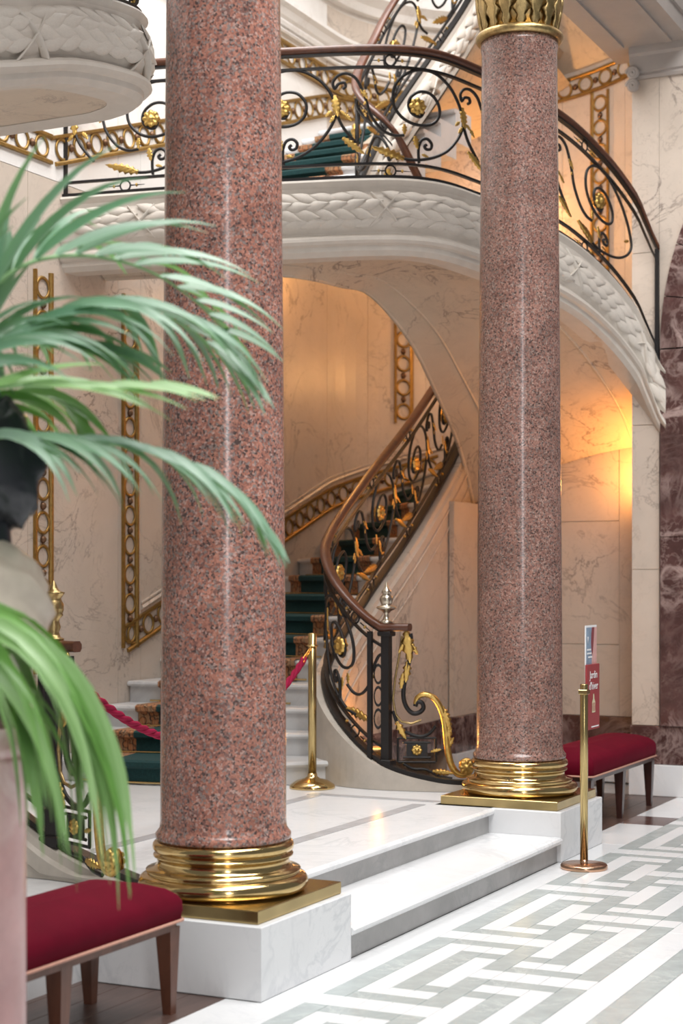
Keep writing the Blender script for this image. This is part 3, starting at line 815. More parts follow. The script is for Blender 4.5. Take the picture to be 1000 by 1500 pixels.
# ---- newel group (post, console scroll, finial)
def console(t, P, d, o, z0, zt, flip=1):
    """gilded console bracket running along direction d from newel foot; P=post centre on base"""
    def q(a, h): return V3((P.x, P.y, 0))+d*a+V3((0, 0, h))
    H_ = zt-z0
    # outer S: down from under handrail, in to volute, over shoulder and down to the foot scroll
    pts = [(.145, .985), (.15, .93), (.145, .84), (.12, .72), (.105, .62), (.105, .55), (.125, .49), (.16, .455), (.20, .46), (.225, .49), (.215, .525), (.185, .53), (.175, .50)]
    mb = MB(); mb.tube([q(a-.05, z0+H_*h) for a, h in [(.145, .97), (.13, .85), (.105, .7), (.09, .55), (.105, .45), (.14, .40), (.2, .385), (.26, .41)]], .008, 6); obj('console_scroll', mb, 'bronze', t)
    mb = MB(); mb.tube([q(a, z0+H_*h) for a, h in [(p.x, p.y) for p in catmull([(a, h, 0) for a, h in pts], 5)]], .016, 6); obj('console_scroll', mb, 'iron', t)
    pts = [(.175, .515), (.19, .56), (.235, .58), (.29, .555), (.33, .49), (.355, .40), (.365, .30), (.375, .20), (.395, .11), (.43, .055), (.475, .045), (.51, .075), (.515, .115), (.49, .14), (.46, .125), (.462, .095), (.485, .09)]
    cp = [(p.x, p.y) for p in catmull([(a, h, 0) for a, h in pts], 6)]
    mb = MB(); mb.tube([q(a, z0+H_*h) for a, h in cp], .019, 8, taper=lambda u: .75+.35*math.sin(math.pi*u)); obj('console_scroll', mb, 'gilt', t)
    pts = [(.04, .47), (.07, .38), (.12, .33), (.2, .30), (.26, .32), (.3, .37)]
    mb = MB(); mb.tube([q(p.x, z0+H_*p.y) for p in catmull([(a, h, 0) for a, h in pts], 5)], .012, 6); obj('console_scroll', mb, 'iron', t)
    mb = MB()
    for (a0, h0, a1, h1) in ((.07, .29, .30, .29), (.07, .13, .30, .13), (.07, .13, .07, .29), (.30, .13, .30, .29), (.10, .16, .27, .16), (.10, .26, .27, .26)):
        mb.tube([q(a0, z0+H_*h0), q(a1, z0+H_*h1)], .008, 5)
    obj('panel_frame', mb, 'iron', t)
    mb = MB(); c = [q(.12, z0+H_*.16), q(.25, z0+H_*.16), q(.25, z0+H_*.26), q(.12, z0+H_*.26)]
    rws = [[p-o*.006 for p in c], [p+o*.006 for p in c]]; mb.grid(rws, True, False); mb.fan(rws[0], True); mb.fan(rws[1]); obj('panel', mb, 'iron', t)
    pts = [(.1, .12), (.16, .085), (.24, .08), (.32, .035), (.40, .02)]
    mb = MB(); mb.tube([q(p.x, z0+H_*p.y) for p in catmull([(a, h, 0) for a, h in pts], 5)], .01, 6); obj('console_scroll', mb, 'iron', t)
    for sg in (1, -1):
        put('rosette', ROS, t, q(.487, z0+H_*.098)+o*.018*sg, d, o*sg, .048)
        put('rosette', ROS, t, q(.185, z0+H_*.21)+o*.006*sg, d, o*sg, .035)
    for a, h, dx, dy, sz, me in ((.12, 1.0, .12, -1, .24, ACA), (.135, .93, .6, -.8, .12, ACA), (.115, .93, -.5, -.8, .10, ACA), (.13, .80, -.1, -1, .16, ACA), (.09, .62, .1, 1, .12, ACA), (.34, .50, .35, -1, .2, ACL), (.37, .24, .1, 1, .16, ACA), (.37, .22, .45, .8, .10, ACA), (.06, .40, .5, -.9, .15, ACA), (.28, .07, 1, -.1, .16, ACL), (.27, .20, .9, .2, .08, ACA)):
        put('gilt_leaf', me, t, q(a, z0+H_*h)+o*.008, d*dx+V3((0, 0, dy)), o, (sz*.85, sz*(.4 if me is ACL else .5), sz*.5))
def newel(t, P, zb, zt, d, o, finial='silver', style=0):
    mb = MB(); mb.box(P.x-.026, P.x+.026, P.y-.026, P.y+.026, zb, zt-.03); obj('newel_post', mb, 'iron', t)
    mb = MB(); mb.box(P.x-.045, P.x+.045, P.y-.045, P.y+.045, zb, zb+.05, .006); obj('newel_foot', mb, 'iron', t)
    mb = MB(); mb.box(P.x-.042, P.x+.042, P.y-.042, P.y+.042, zt-.05, zt-.02, .005); obj('newel_cap', mb, 'iron', t)
    q = V3((P.x, P.y, 0))-d*.10
    mb = MB(); mb.box(q.x-.014, q.x+.014, q.y-.014, q.y+.014, zb-.0, zt-.02); obj('newel_bar', mb, 'iron', t)
    for i in range(3):
        h = zb+(zt-zb)*(.35+.16*i)
        put('rail_ring', RING_IRON, t, q.lerp(V3((P.x, P.y, 0)), .5)+V3((0, 0, h)), V3((0, 0, 1)), o, (.055, .024, .03))
    z = zt+.028
    if style == 0:
        prof = [(.002, z), (.038, z), (.04, z+.012), (.022, z+.022), (.016, z+.045), (.014, z+.06), (.03, z+.075), (.055, z+.088), (.064, z+.096), (.055, z+.104), (.03, z+.11), (.036, z+.125), (.042, z+.145), (.036, z+.165), (.022, z+.178), (.03, z+.186), (.028, z+.2), (.014, z+.215), (.012, z+.225), (.006, z+.24), (.002, z+.255)]
    else:
        prof = [(.002, z), (.05, z), (.052, z+.012), (.034, z+.02), (.026, z+.05), (.036, z+.08), (.028, z+.11), (.03, z+.13), (.048, z+.15), (.044, z+.16), (.05, z+.18), (.05, z+.215), (.04, z+.235), (.036, z+.25), (.052, z+.275), (.056, z+.285), (.03, z+.292), (.02, z+.31), (.014, z+.33), (.008, z+.345), (.002, z+.355)]
    prof = [(r_*(.85 if style else 1), z+(h_-z)*(.72 if style else 1)) for r_, h_ in prof]
    obj('finial', MB().lathe(prof, 24, (P.x, P.y, 0)), finial, t)

def ext_newel(dx, dy, L):
    return None
# lower right balustrade
P_low = [p.copy() for p in I_CURVE]
i_n = min(range(len(P_low)), key=lambda i: (P_low[i]-V3((3.925, 1.32, .43))).length)
HRL = .82
def hr_low(pts, os_):
    # level handrail end projecting over the newel and console
    d = V3((.10, -.32, 0)).normalized(); p0 = pts[0]
    pre = [p0+d*.17+V3((0, 0, 0)), p0+d*.08]
    return pre+pts, [os_[0]]*2+os_
bl, pth = balustrade('black iron and gilt scroll balustrade sweeping up from the newel with the silvered finial', P_low[i_n:], 6, -.06, HRL, 1, post_ends=(False, False), hr_ext=hr_low, scale=.86)
Pn = V3((3.925, 1.32, .43)); dn = V3((.22, -.47, 0)).normalized(); on = V3((-dn.y, dn.x, 0)); on = on if on.x < 0 else -on
newel(bl, V3((3.945, 1.30, 0)), .40, .43+HRL, dn, on)
console(bl, V3((3.945, 1.30, 0)), dn, on, .315, .43+HRL-.02)
foot = P_low[:i_n+1]
mb = MB(); ft = resample(foot, .04); mb.sweep([(-.03, -.012), (.03, -.012), (.03, .016), (-.03, .016)], ft, outs_of(ft)); obj('rail', mb, 'iron', bl)

# mirrored newel of the left flight
XM = 2.24
def mir(p): return V3((2*XM-p.x, p.y, p.z))
PL = [mir(p) for p in I_CURVE]
bl2, pth2 = balustrade('iron and gilt balustrade starting at the newel with tall brass finial behind the palm', PL[i_n:], 3, .15, HRL, -1, post_ends=(False, False),
    hr_ext=lambda pts, os_: ([pts[0]+V3((-.10, -.32, 0)).normalized()*.17, pts[0]+V3((-.10, -.32, 0)).normalized()*.08]+pts, [os_[0]]*2+os_), scale=.86, s1=2.6)
dl = V3((-.22, -.47, 0)).normalized(); ol = V3((-1, -.0, 0)); ol = (ol-dl*ol.dot(dl)).normalized()
newel(bl2, V3((2*XM-3.945, 1.30, 0)), .40, .43+HRL, dl, ol, 'bronze', 1)
console(bl2, V3((2*XM-3.945, 1.30, 0)), dl, ol, .315, .43+HRL-.02)
ft = resample(PL[:i_n+1], .04); mb = MB(); mb.sweep([(-.03, -.012), (.03, -.012), (.03, .016), (-.03, .016)], ft, outs_of(ft)); obj('rail', mb, 'iron', bl2)
sl2 = thing('left_stair_curb', 'low carved stone curb under the near newel behind the palm', 'curb', (.5, 1.3, ZP))
rowsL = [[mir(v) for v in r] for r in rows]
mb = MB(); mb.grid(rowsL[:44], True, False); mb.fan(rowsL[0], True); mb.fan(rowsL[43]); obj('curb', mb, 'curb_stone', sl2)

# ------------------------------------------------------------------ upper landing: string band, soffit, railing
B_PTS = [(3.60, 3.44, 4.01), (3.80, 2.72, 4.03), (3.97, 2.02, 4.04), (4.36, 1.33, 4.07), (4.79, 1.03, 4.02), (5.49, .73, 3.88), (6.0, .57, 3.70), (6.28, .435, 3.47), (6.36, .37, 3.30), (6.41, .305, 3.13), (6.435, .25, 3.04)]
B_CURVE = catmull(B_PTS, 10)
BP = Path(B_CURVE, -1)
# choose side so that outward points to the camera (-x / -y)
if BP.out(1.5).dot(V3((-1, -.6, 0))) < 0: BP.side = 1
SIDE_B = BP.side
STR = [(-.14, 0), (.045, 0), (.055, -.015), (.04, -.035), (.03, -.05), (.03, -.085), (.055, -.12), (.07, -.18), (.072, -.22), (.06, -.29), (.03, -.335), (.03, -.345), (.05, -.355), (.07, -.372), (.074, -.392), (.06, -.41), (.035, -.42), (.03, -.45), (-.0, -.48), (-.14, -.48)]
land = thing('upper_landing', 'pale stone landing with carved laurel band curving over the stairs to the end wall', 'landing', (4.2, 2.2, 3.5))
bb = resample(B_CURVE, .05); bo = outs_of(bb, SIDE_B)
mb = MB(); mb.sweep(STR, bb, bo, smooth=False); sb1 = obj('string_band', mb, 'plaster', land)
def laurel(parent, path, s0, s1, rows_=4, pitch=.112, hscale=1.0, zc=(-.115, -.17, -.225, -.28)):
    n = int((s1-s0)/pitch)
    for r in range(rows_):
        for i in range(n+1):
            s = s0+pitch*(i+(.5 if r % 2 else 0))
            if s > s1: continue
            if abs(((s-s0) % .78)-.39) < .055: continue
            p = path.at(s); o_ = path.out(s); tn = path.tan(s)
            bulge = .03+.045*math.sin(math.pi*(.2+.6*(-zc[r]-.10)/.2))
            nrm = (o_+V3((0, 0, .5*((zc[r]+.20)/.09)))).normalized()
            d = tn+V3((0, 0, .2*random.uniform(-1, 1)+(.16 if r % 2 else -.16)))
            put('laurel_leaf', LAUREL, parent, p+V3((0, 0, zc[r]*hscale))+o_*(bulge-.004), d, nrm, (.19, .074, .052))
    k = int((s1-s0)/.78)+1
    for i in range(k):                                     # crossed ribbons
        s = s0+.39+.78*i
        if s+.12 > s1 or s-.12 < s0: continue
        for sg in (-1, 1):
            pts = []
            for q in range(9):
                u = q/8*2-1; ss_ = s+sg*.09*u; z = -.20+.105*u
                o_ = path.out(ss_); p = path.at(ss_)
                pts.append(p+o_*(.075-.03*u*u)+V3((0, 0, z)))
            mb = MB(); mb.tube(pts, .02, 6, flat=.3); obj('ribbon', mb, 'plaster', parent)
laurel(sb1, BP, .15, BP.len-.05)
E_PTS = [(4.05, 3.42, 3.55), (4.2, 2.75, 3.55), (4.46, 2.27, 3.55), (5.0, 2.12, 3.555), (5.29, 2.03, 3.53), (5.69, 1.91, 3.26), (6.24, 1.93, 2.93), (6.67, 1.955, 2.65), (6.93, 1.975, 2.40), (7.12, 1.99, 2.15)]
O_PTS = [tuple(V3(b)+V3((0, 0, -.48))) for b in B_PTS[:7]]+[(6.42, .43, 2.95), (6.78, .40, 2.78), (7.12, .40, 2.58)]
def tri(P, n): return catmull(P, n)
Oc, Ec = tri(O_PTS, 8), tri(E_PTS, 8)
# keep the outer soffit edge just inside the string
for i, p in enumerate(Oc):
    pass
def soffit_rows(Oc, Ec, up, m=12, sag=.10):
    rows = []
    for a, b in zip(Oc, Ec):
        r = []
        for j in range(m+1):
            t = j/m; p = a.lerp(b, t); p.z += sag*math.sin(math.pi*t)**.8+up; r.append(p)
        rows.append(r)
    return rows
sr = soffit_rows(Oc, Ec, 0.0); sr_top = soffit_rows(Oc, Ec, .42, sag=0)
mb = MB(); mb.grid(sr); mb.grid(sr_top, smooth=False)
mb.grid([[r[-1] for r in sr], [r[-1] for r in sr_top]]); mb.grid([[r[0] for r in sr], [r[0] for r in sr_top]])
obj('soffit', mb, 'marble_soffit', land)
for dz, oo, rr in ((.02, 0, .022), (.09, .012, .014), (.13, .012, .008)):
    ee = resample([p+V3((0, 0, dz)) for p in Ec], .06); eo = outs_of(ee, -SIDE_B)
    mb = MB(); mb.tube([p+V3((0, 0, 0)) for p in ee], rr, 6); obj('edge_moulding', mb, 'marble_soffit', land)
rib = [a.lerp(b, .16) for a, b in zip(Oc, Ec)]
mb = MB(); mb.tube([r[2]+V3((0, 0, .002)) for r in sr], .014, 6); obj('soffit_rib', mb, 'marble_soffit', land)
mb = MB(); mb.tube([r[10]+V3((0, 0, .002)) for r in sr], .010, 6); obj('soffit_rib', mb, 'marble_soffit', land)
bl3, p3 = balustrade('black iron and gilt scroll railing along the curved upper landing', B_CURVE, 5, .10, .82, SIDE_B, post_ends=(True, True), s1=BP.len-.04, scale=(BP.len-.34)/(5*.804))

# upper flight beyond the landing
def a_up(k): return V3((4.98+.27*(k-1), 2.22 if k < 6 else 2.22-.02*(k-5), 0))
def b_up(k): return V3((4.86+.30*(k-1), YW-.005, 0))
su = thing('upper_staircase', 'upper marble flight rising from the landing behind the scroll railing', 'staircase', (5.4, 2.8, ZL))
line_up = make_steps(su, a_up, b_up, ZL, RISE, 9, base=lambda k: ZL+RISE*(k-1)-.12)
make_runner('green carpet with patterned border on the upper flight above the landing', line_up, ZL, RISE, 1, 8, lambda k: .22, lambda k: .9, .16, (5.4, 2.8, ZL))
Q_PTS = [(5.36, 1.69, 3.50), (5.14, 1.80, 3.82), (5.18, 2.05, 4.07), (5.39, 2.19, 4.30), (5.745, 2.23, 4.66), (6.06, 2.19, 5.06), (6.76, 2.02, 5.86), (7.23, 1.96, 6.38)]
Q_CURVE = catmull(Q_PTS, 10)
balustrade('inner iron and gilt railing climbing beside the green carpeted upper flight', Q_CURVE[10:], 3, .05, .82, 1, post_ends=(False, False), scale=.9,
    hr_ext=lambda pts, os_: ([p+V3((0, 0, .82)) for p in Q_CURVE[:10]]+pts, outs_of(Q_CURVE[:11], 1)[:10]+os_))
QS = Path(Q_CURVE, 1); qs = resample(Q_CURVE[22:], .05); qo = outs_of(qs, 1)
STRU = [(-.05, 0), (.03, 0), (.03, -.05), (.05, -.10), (.055, -.2), (.03, -.29), (.05, -.31), (.05, -.35), (0, -.40), (-.05, -.40)]
mb = MB(); mb.sweep(STRU, qs, qo); sb2 = obj('string_band', mb, 'plaster', su)
qp = Path(qs, 1); laurel(sb2, qp, .1, qp.len-.05, 3, .12, .9, (-.12, -.18, -.24))
# underside of the upper flight
Oi = [p+o_*(.02)+V3((0, 0, -.40)) for p, o_ in zip(qs, qo)]
Wi = []
for i, p in enumerate(Oi):
    u = i/(len(Oi)-1)
    t_ = wl_x(5.2)+(wl_a(95)-wl_x(5.2))*u
    q = WALL.at(t_); Wi.append(V3((q.x, q.y, p.z-.02)))
rws = soffit_rows(Oi, Wi, 0, 8, .12); rwt = soffit_rows(Oi, Wi, .2, 8, .12)
mb = MB(); mb.grid(rws); mb.grid(rwt); obj('soffit', mb, 'marble_soffit', su)
# vault of the next flight over the right side
vo = [WALL.at(wl_a(d))+V3((0, 0, dado2(wl_a(d))+.14)) for d in range(66, 177, 5)]
vi = [V3((6.9, 1.9-.9*(i/21), 6.75+.04*i)) for i in range(len(vo))]
cv = MB(); cv.grid(soffit_rows(vo, vi, 0, 8, .25)); cvo = obj('ceiling_vault', cv, 'marble_soffit'); struct(cvo, 'amber-lit marble vault above the right-hand railing')

# ------------------------------------------------------------------ near balcony at upper left
L_PTS = [(-1.6, 1.75, 3.35), (-.6, 1.52, 3.66), (.3, 1.40, 3.925), (.73, 1.365, 4.05), (1.15, 1.35, 4.11), (1.36, 1.42, 4.12), (1.47, 1.60, 4.12), (1.50, 1.9, 4.12), (1.5, 3.4, 4.12)]
L_CURVE = catmull(L_PTS, 10); LP = Path(L_CURVE, 1)
if LP.out(1.0).y > 0: LP.side = -1
L_CURVE = [p+V3((0, 0, .06)) for p in L_CURVE]; LP.P = L_CURVE
lb = thing('near_balcony', 'carved laurel stone balcony jutting overhead beside the red granite column', 'balcony', (.5, 1.6, 3.5))
ll = resample(L_CURVE, .05); lo = outs_of(ll, LP.side)
STRL = [(a, h*.84) for a, h in STR]
mb = MB(); mb.sweep(STRL, ll, lo); sb3 = obj('string_band', mb, 'plaster', lb)
laurel(sb3, LP, .9, 4.2, zc=(-.10, -.145, -.19, -.235))
Lo = [p+V3((0, 0, -.40))-o_*.02 for p, o_ in zip(ll, lo)]
Li = [V3((p.x-.12, 3.42, p.z-.40)) for p in ll]
mb = MB(); mb.grid(soffit_rows(Lo, Li, 0, 8, 0)); mb.grid(soffit_rows(Lo, Li, .36, 8, 0)); obj('soffit', mb, 'marble_soffit', lb)
balustrade('black iron railing on the near carved balcony overhead', L_CURVE, 6, .1, .82, LP.side, post_ends=(False, False), s0=.4, s1=5.0)

# ------------------------------------------------------------------ ceiling of the stair hall
# (closed walls above; daylight comes through its roof lantern)

# ------------------------------------------------------------------ stanchions, rope and sign
def stanchion(label, x, y, z, h, r, base_mat, dome=True, lean=0):
    t = thing('stanchion', label, 'stanchion', (x, y, z))
    if dome: prof = [(.002, z), (r, z), (r, z+.008), (r*.97, z+.02), (r*.7, z+.045), (r*.35, z+.058), (r*.22, z+.07), (r*.2, z+.09), (.002, z+.09)]
    else: prof = [(.002, z), (r*.98, z), (r, z+.006), (r, z+.020), (r*.95, z+.027), (.002, z+.030)]
    obj('base', MB().lathe(prof, 40, (x, y, 0)), base_mat, t)
    obj('pole', MB().lathe([(.002, z+.02), (.0255 if dome else .021, z+.02), (.0255 if dome else .021, z+h-.004), (.018, z+h), (.002, z+h)], 24, (x, y, 0)), 'brass_plate', t)
    if dome:
        obj('ring_collar', MB().lathe([(.0255, z+h-.085), (.036, z+h-.082), (.036, z+h-.074), (.0255, z+h-.071)], 24, (x, y, 0)), 'brass', t)
    else:
        mb = MB(); c = V3((x-.0, y, z))
        for i in range(10):
            pass
        obj('foot_screw', MB().lathe([(.002, z+.028), (.016, z+.028), (.018, z+.04), (.01, z+.052), (.002, z+.055)], 12, (x-.02*.0-.035, y-.015, 0)), 'copper', t)
    return t
sx, sy = 3.775, 1.72
stanchion('brass rope stanchion with domed base on the raised floor', sx, sy, ZP, .945, .14, 'brass')
gx, gy = 3.26, -.17
sg = stanchion('slim brass stand holding the red notice board by the steps', gx, gy, 0, .985, .125, 'copper', False)
# notice: plane along x, facing -y
def panel(name, mat, x0, x1, z0, z1, y, th, parent):
    return obj(name, MB().box(x0, x1, y-th, y, z0, z1), mat, parent)
bx = gx+.02
panel('notice_board', 'sign_red', bx, bx+.215, .735, 1.085, gy, .012, sg)
panel('poster_card', 'sign_white', bx+.012, bx+.205, .95, 1.295, gy+.006, .005, sg)
panel('poster_print', 'sign_blue', bx+.022, bx+.115, .96, 1.284, gy+.0005, .0005, sg)
panel('poster_print', 'sign_pink', bx+.115, bx+.203, .96, 1.284, gy+.0005, .0005, sg)
mb = MB(); c = [(bx+.115, 1.284), (bx+.16, 1.284), (bx+.15, 1.22), (bx+.135, 1.15), (bx+.115, 1.13), (bx+.10, 1.20), (bx+.105, 1.25)]
mb.fan([(a, gy-.0006, z) for a, z in c]); obj('poster_print', mb, 'sign_maroon', sg)
mb = MB()
for a, b, z in ((.03, .10, 1.16), (.03, .11, 1.14), (.05, .12, 1.12)): mb.box(bx+a, bx+b, gy-.0012, gy-.0006, z, z+.009)
mb.fan([(bx+.035, gy-.0009, 1.235), (bx+.06, gy-.0009, 1.235), (bx+.045, gy-.0009, 1.195)])
obj('poster_print', mb, 'sign_white', sg)
def text(body, x, z, size, mat, parent, y):
    cu = bpy.data.curves.new('lettering', 'FONT'); cu.body = body; cu.size = size; cu.align_x = 'CENTER'; cu.extrude = .0004
    tmp = bpy.data.objects.new('lettering', cu); COL.objects.link(tmp)
    dg = bpy.context.evaluated_depsgraph_get(); me = bpy.data.meshes.new_from_object(tmp.evaluated_get(dg))
    bpy.data.objects.remove(tmp); me.materials.clear(); me.materials.append(M[mat])
    o = link('lettering', me, parent); o.location = V3((x, y, z))-rel(parent); o.rotation_euler = (math.pi/2, 0, 0); return o
text('Jardin', bx+.107, 1.01, .058, 'sign_white', sg, gy-.0135)
text("d'hiver", bx+.107, .95, .058, 'sign_white', sg, gy-.0135)
# crown-like emblem
mb = MB(); em = [(-.03, 0), (.03, 0), (.026, .03), (.03, .055), (.012, .075), (.009, .10), (-.009, .10), (-.012, .075), (-.03, .055), (-.026, .03)]
mb.fan([(bx+.107+a, gy-.0134, .825+z) for a, z in em]); obj('emblem', mb, 'sign_cream', sg)
mb = MB()
for a in (-.018, -.006, .006, .018): mb.box(bx+.107+a-.002, bx+.107+a+.002, gy-.0142, gy-.0136, .833, .878)
obj('emblem', mb, 'sign_red', sg)
panel('notice_strip', 'sign_white', bx+.07, bx+.20, .745, .752, gy-.0122, .0006, sg)
obj('clamp', MB().box(gx-.024, gx+.03, gy-.024, gy+.024, .93, .955, .003), 'brass_plate', sg)

# rope
ra, rb_ = V3((.60, 1.23, 1.11)), V3((sx-.035, sy-.01, ZP+.945-.085))
pts = []
for i in range(121):
    t = i/120; p = ra.lerp(rb_, t); p.z -= .40*4*t*(1-t); pts.append(p)
rp = thing('barrier_rope', 'crimson twisted rope hanging from the newel to the brass stanchion', 'rope', tuple(ra))
mb = MB()
cl = resample(pts[2:116], .012)
for k in range(3):
    st_ = []
    for i, p in enumerate(cl):
        tn = (cl[min(i+1, len(cl)-1)]-cl[max(i-1, 0)]).normalized(); a1 = tn.cross(V3((0, 0, 1))).normalized(); b1 = a1.cross(tn)
        an = i*.27+k*2*math.pi/3; st_.append(p+a1*.0095*math.cos(an)+b1*.0095*math.sin(an))
    mb.tube(st_, .0115, 6)
obj('rope_cord', mb, 'rope', rp)
mb = MB(); mb.tube(pts[113:121], .017, 8, taper=lambda u: 1.05-.7*u); obj('rope_end', mb, 'brass', rp)
mb = MB(); mb.tube(pts[0:4], .015, 8); obj('rope_end', mb, 'brass', rp)

# ------------------------------------------------------------------ benches
def bench(label, x0, x1, y0, y1, leg_mat, zb=.325, zt=.435):
    cx, cy = (x0+x1)/2, (y0+y1)/2
    t = thing('upholstered_bench', label, 'bench', (cx, cy, 0))
    mb = MB(); rows_ = []; seg = 12
    def outline(k, z):                                    # rounded rectangle ring
        r = .035; pts_ = []
        for (qx, qy, a0) in ((x1, y1, 0), (x0, y1, 90), (x0, y0, 180), (x1, y0, 270)):
            sxn = 1 if qx == x1 else -1; syn = 1 if qy == y1 else -1
            ox, oy = qx-sxn*(k+r), qy-syn*(k+r)
            for i in range(5):
                a = math.radians(a0+90*i/4); pts_.append(V3((ox+r*math.cos(a), oy+r*math.sin(a), z)))
        return pts_
    for k, z in ((.012, zb), (.002, zb+.008), (.0, zb+.03), (-.003, zt-.06), (.0, zt-.025), (.012, zt-.004), (.04, zt+.018), (.10, zt+.040), (.17, zt+.052)):
        rows_.append(outline(k, z))
    mb.grid(rows_, True); mb.fan(rows_[0], True); mb.fan(rows_[-1], smooth=True)
    obj('cushion', mb, 'velvet', t)
    mb = MB(); rg = outline(-.002, zb+.003); mb.tube(rg+[rg[0]], .006, 5, cap=False); obj('braid', mb, 'piping', t)
    mb = MB(); a = [outline(.014, zb-.03), outline(.014, zb+.004)]; mb.grid(a, True, False); mb.fan(a[0], True); mb.fan(a[1]); obj('seat_rail', mb, leg_mat, t)
    for lx in (x0+.05, cx, x1-.05):
        for ly in (y0+.045, y1-.045):
            mb = MB(); n0 = .017; n1 = .032; z1 = zb-.02
            dxs = .0 if lx == cx else (.012 if lx > cx else -.012)
            r0 = [V3((lx+dxs+sx_*n0, ly+sy_*n0, 0)) for sx_, sy_ in ((-1, -1), (1, -1), (1, 1), (-1, 1))]
            r1 = [V3((lx+sx_*n1, ly+sy_*n1, z1)) for sx_, sy_ in ((-1, -1), (1, -1), (1, 1), (-1, 1))]
            mb.grid([r0, r1], True, False); mb.fan(r0, True); mb.fan(r1); obj('leg', mb, leg_mat, t)
    return t
bench('crimson velvet bench with reddish wooden legs beside the white column plinth', -1.63, -.235, .175, .60, 'leg_wood', .33, .425)
bench('crimson velvet bench with dark legs against the end wall', 4.47, 5.93, .165, .60, 'leg_dark', .34, .45)

# ------------------------------------------------------------------ bust on pedestal
bxp = V3((-1.86, -.115, 0))
pd = thing('pedestal', 'pink veined marble column pedestal at the picture edge beside the bench', 'pedestal', tuple(bxp))
obj('foot', MB().box(bxp.x-.22, bxp.x+.22, bxp.y-.22, bxp.y+.22, 0, .10, .006), 'marble_pink', pd)
obj('shaft', MB().lathe([(.01, .10), (.205, .10), (.21, .13), (.19, .15), (.185, .18), (.185, 1.06), (.19, 1.08), (.01, 1.08)], 40, tuple(bxp)), 'marble_pink', pd)
obj('cap', MB().lathe([(.01, 1.08), (.20, 1.08), (.22, 1.11), (.22, 1.15), (.01, 1.15)], 40, tuple(bxp)), 'marble_pink', pd)
bxp = bxp+V3((UX, -UY, 0))*.075
bu = thing('bust', 'black stone bust with pale draped shoulders on the pink pedestal', 'bust', (bxp.x, bxp.y, 1.15))
fwd = V3((UX, -UY, 0))                                            # faces along the picture plane, to the right
sdv = V3((-fwd.y, fwd.x, 0))
def blob(center, rx, ry, rz, fn, nu=28, nv=20):
    mb = MB(); rws_ = []
    for i in range(nv+1):
        th = math.pi*i/nv; row = []
        for j in range(nu):
            ph = 2*math.pi*j/nu
            d = V3((math.sin(th)*math.cos(ph), math.sin(th)*math.sin(ph), math.cos(th)))
            k = fn(d); row.append(center+fwd*d.x*rx*k+sdv*d.y*ry*k+V3((0, 0, d.z*rz*k)))
        rws_.append(row)
    mb.grid(rws_, True); return mb
def g(d, v, w): return math.exp(-((d-V3(v).normalized()).length/w)**2)
def drape(d):
    folds = .05*math.sin(11*d.z+5*math.atan2(d.y, d.x)+2*noise.noise(d*2))
    return 1+folds+.05*noise.noise(d*5)
obj('socle', MB().lathe([(.01, 1.15), (.11, 1.15), (.11, 1.18), (.07, 1.21), (.07, 1.25), (.10, 1.28), (.01, 1.28)], 32, tuple(bxp)), 'marble_dark', bu)
obj('draped_shoulders', blob(V3((bxp.x, bxp.y, 1.44)), .175, .25, .20, drape, 40, 26), 'alabaster', bu)
def head(d):
    k = 1.0
    k += .22*g(d, (1, 0, -.05), .22)+.06*g(d, (1, 0, .35), .4)-.10*g(d, (.9, .38, .12), .2)-.10*g(d, (.9, -.38, .12), .2)
    k += .20*g(d, (.8, 0, -.75), .45)+.05*g(d, (1, 0, -.42), .15)-.07*g(d, (1, 0, -.30), .12)
    k += .10*g(d, (0, 1, 0), .2)+.10*g(d, (0, -1, 0), .2)
    hair = max(0, min(1, (d.z*.9-d.x*.8+.25)*2)); k += hair*(.06+.13*noise.noise(d*6)+.06*noise.noise(d*13))
    beard = max(0, min(1, (-d.z*1.2+d.x*.2-.4)*2)); k += beard*(.05+.14*noise.noise(d*8))
    return k
obj('head', blob(V3((bxp.x, bxp.y, 1.835))+fwd*.01, .125, .105, .165, head, 48, 36), 'black_stone', bu)
obj('neck', MB().lathe([(.005, 1.52), (.085, 1.55), (.075, 1.62), (.07, 1.68), (.08, 1.78), (.005, 1.80)], 24, tuple(bxp)), 'black_stone', bu)

# ------------------------------------------------------------------ palm
pb = lift(-270, 1500, 4.05); pb.z = 0
pm = thing('palm', 'feathery green palm arching in from beside the pedestal', 'plant', (pb.x, pb.y, 0))
obj('planter', MB().lathe([(.01, 0), (.15, 0), (.19, .30), (.21, .36), (.21, .40), (.185, .40), (.175, .34), (.01, .34)], 36, (pb.x, pb.y, 0)), 'terracotta', pm)
obj('soil', MB().lathe([(.175, .345), (.1, .36), (.005, .365)], 24, (pb.x, pb.y, 0), cap=False), 'soil', pm)
def leaflet_mesh(p0, d, nrm, L, W, droop, mat, curl=0.0):
    rows_ = []; n = 8; p = V3(p0); d = V3(d).normalized(); side = d.cross(nrm).normalized()
    cur = d.copy(); stp = L/n
    for i in range(n+1):
        t = i/n; wv = W*min(1, .3+4*t)*(1-t**2.2) if t < .98 else .0012
        up = side.cross(cur).normalized()
        rows_.append([p-side*wv+up*wv*.45, p.copy(), p+side*wv+up*wv*.45])
        cur = (cur+V3((0, 0, -droop*stp*(1+1.6*t)))).normalized(); cur = (cur+side*curl*stp).normalized(); p = p+cur*stp
    mb = MB(); mb.grid(rows_); return mb
NL = [0]
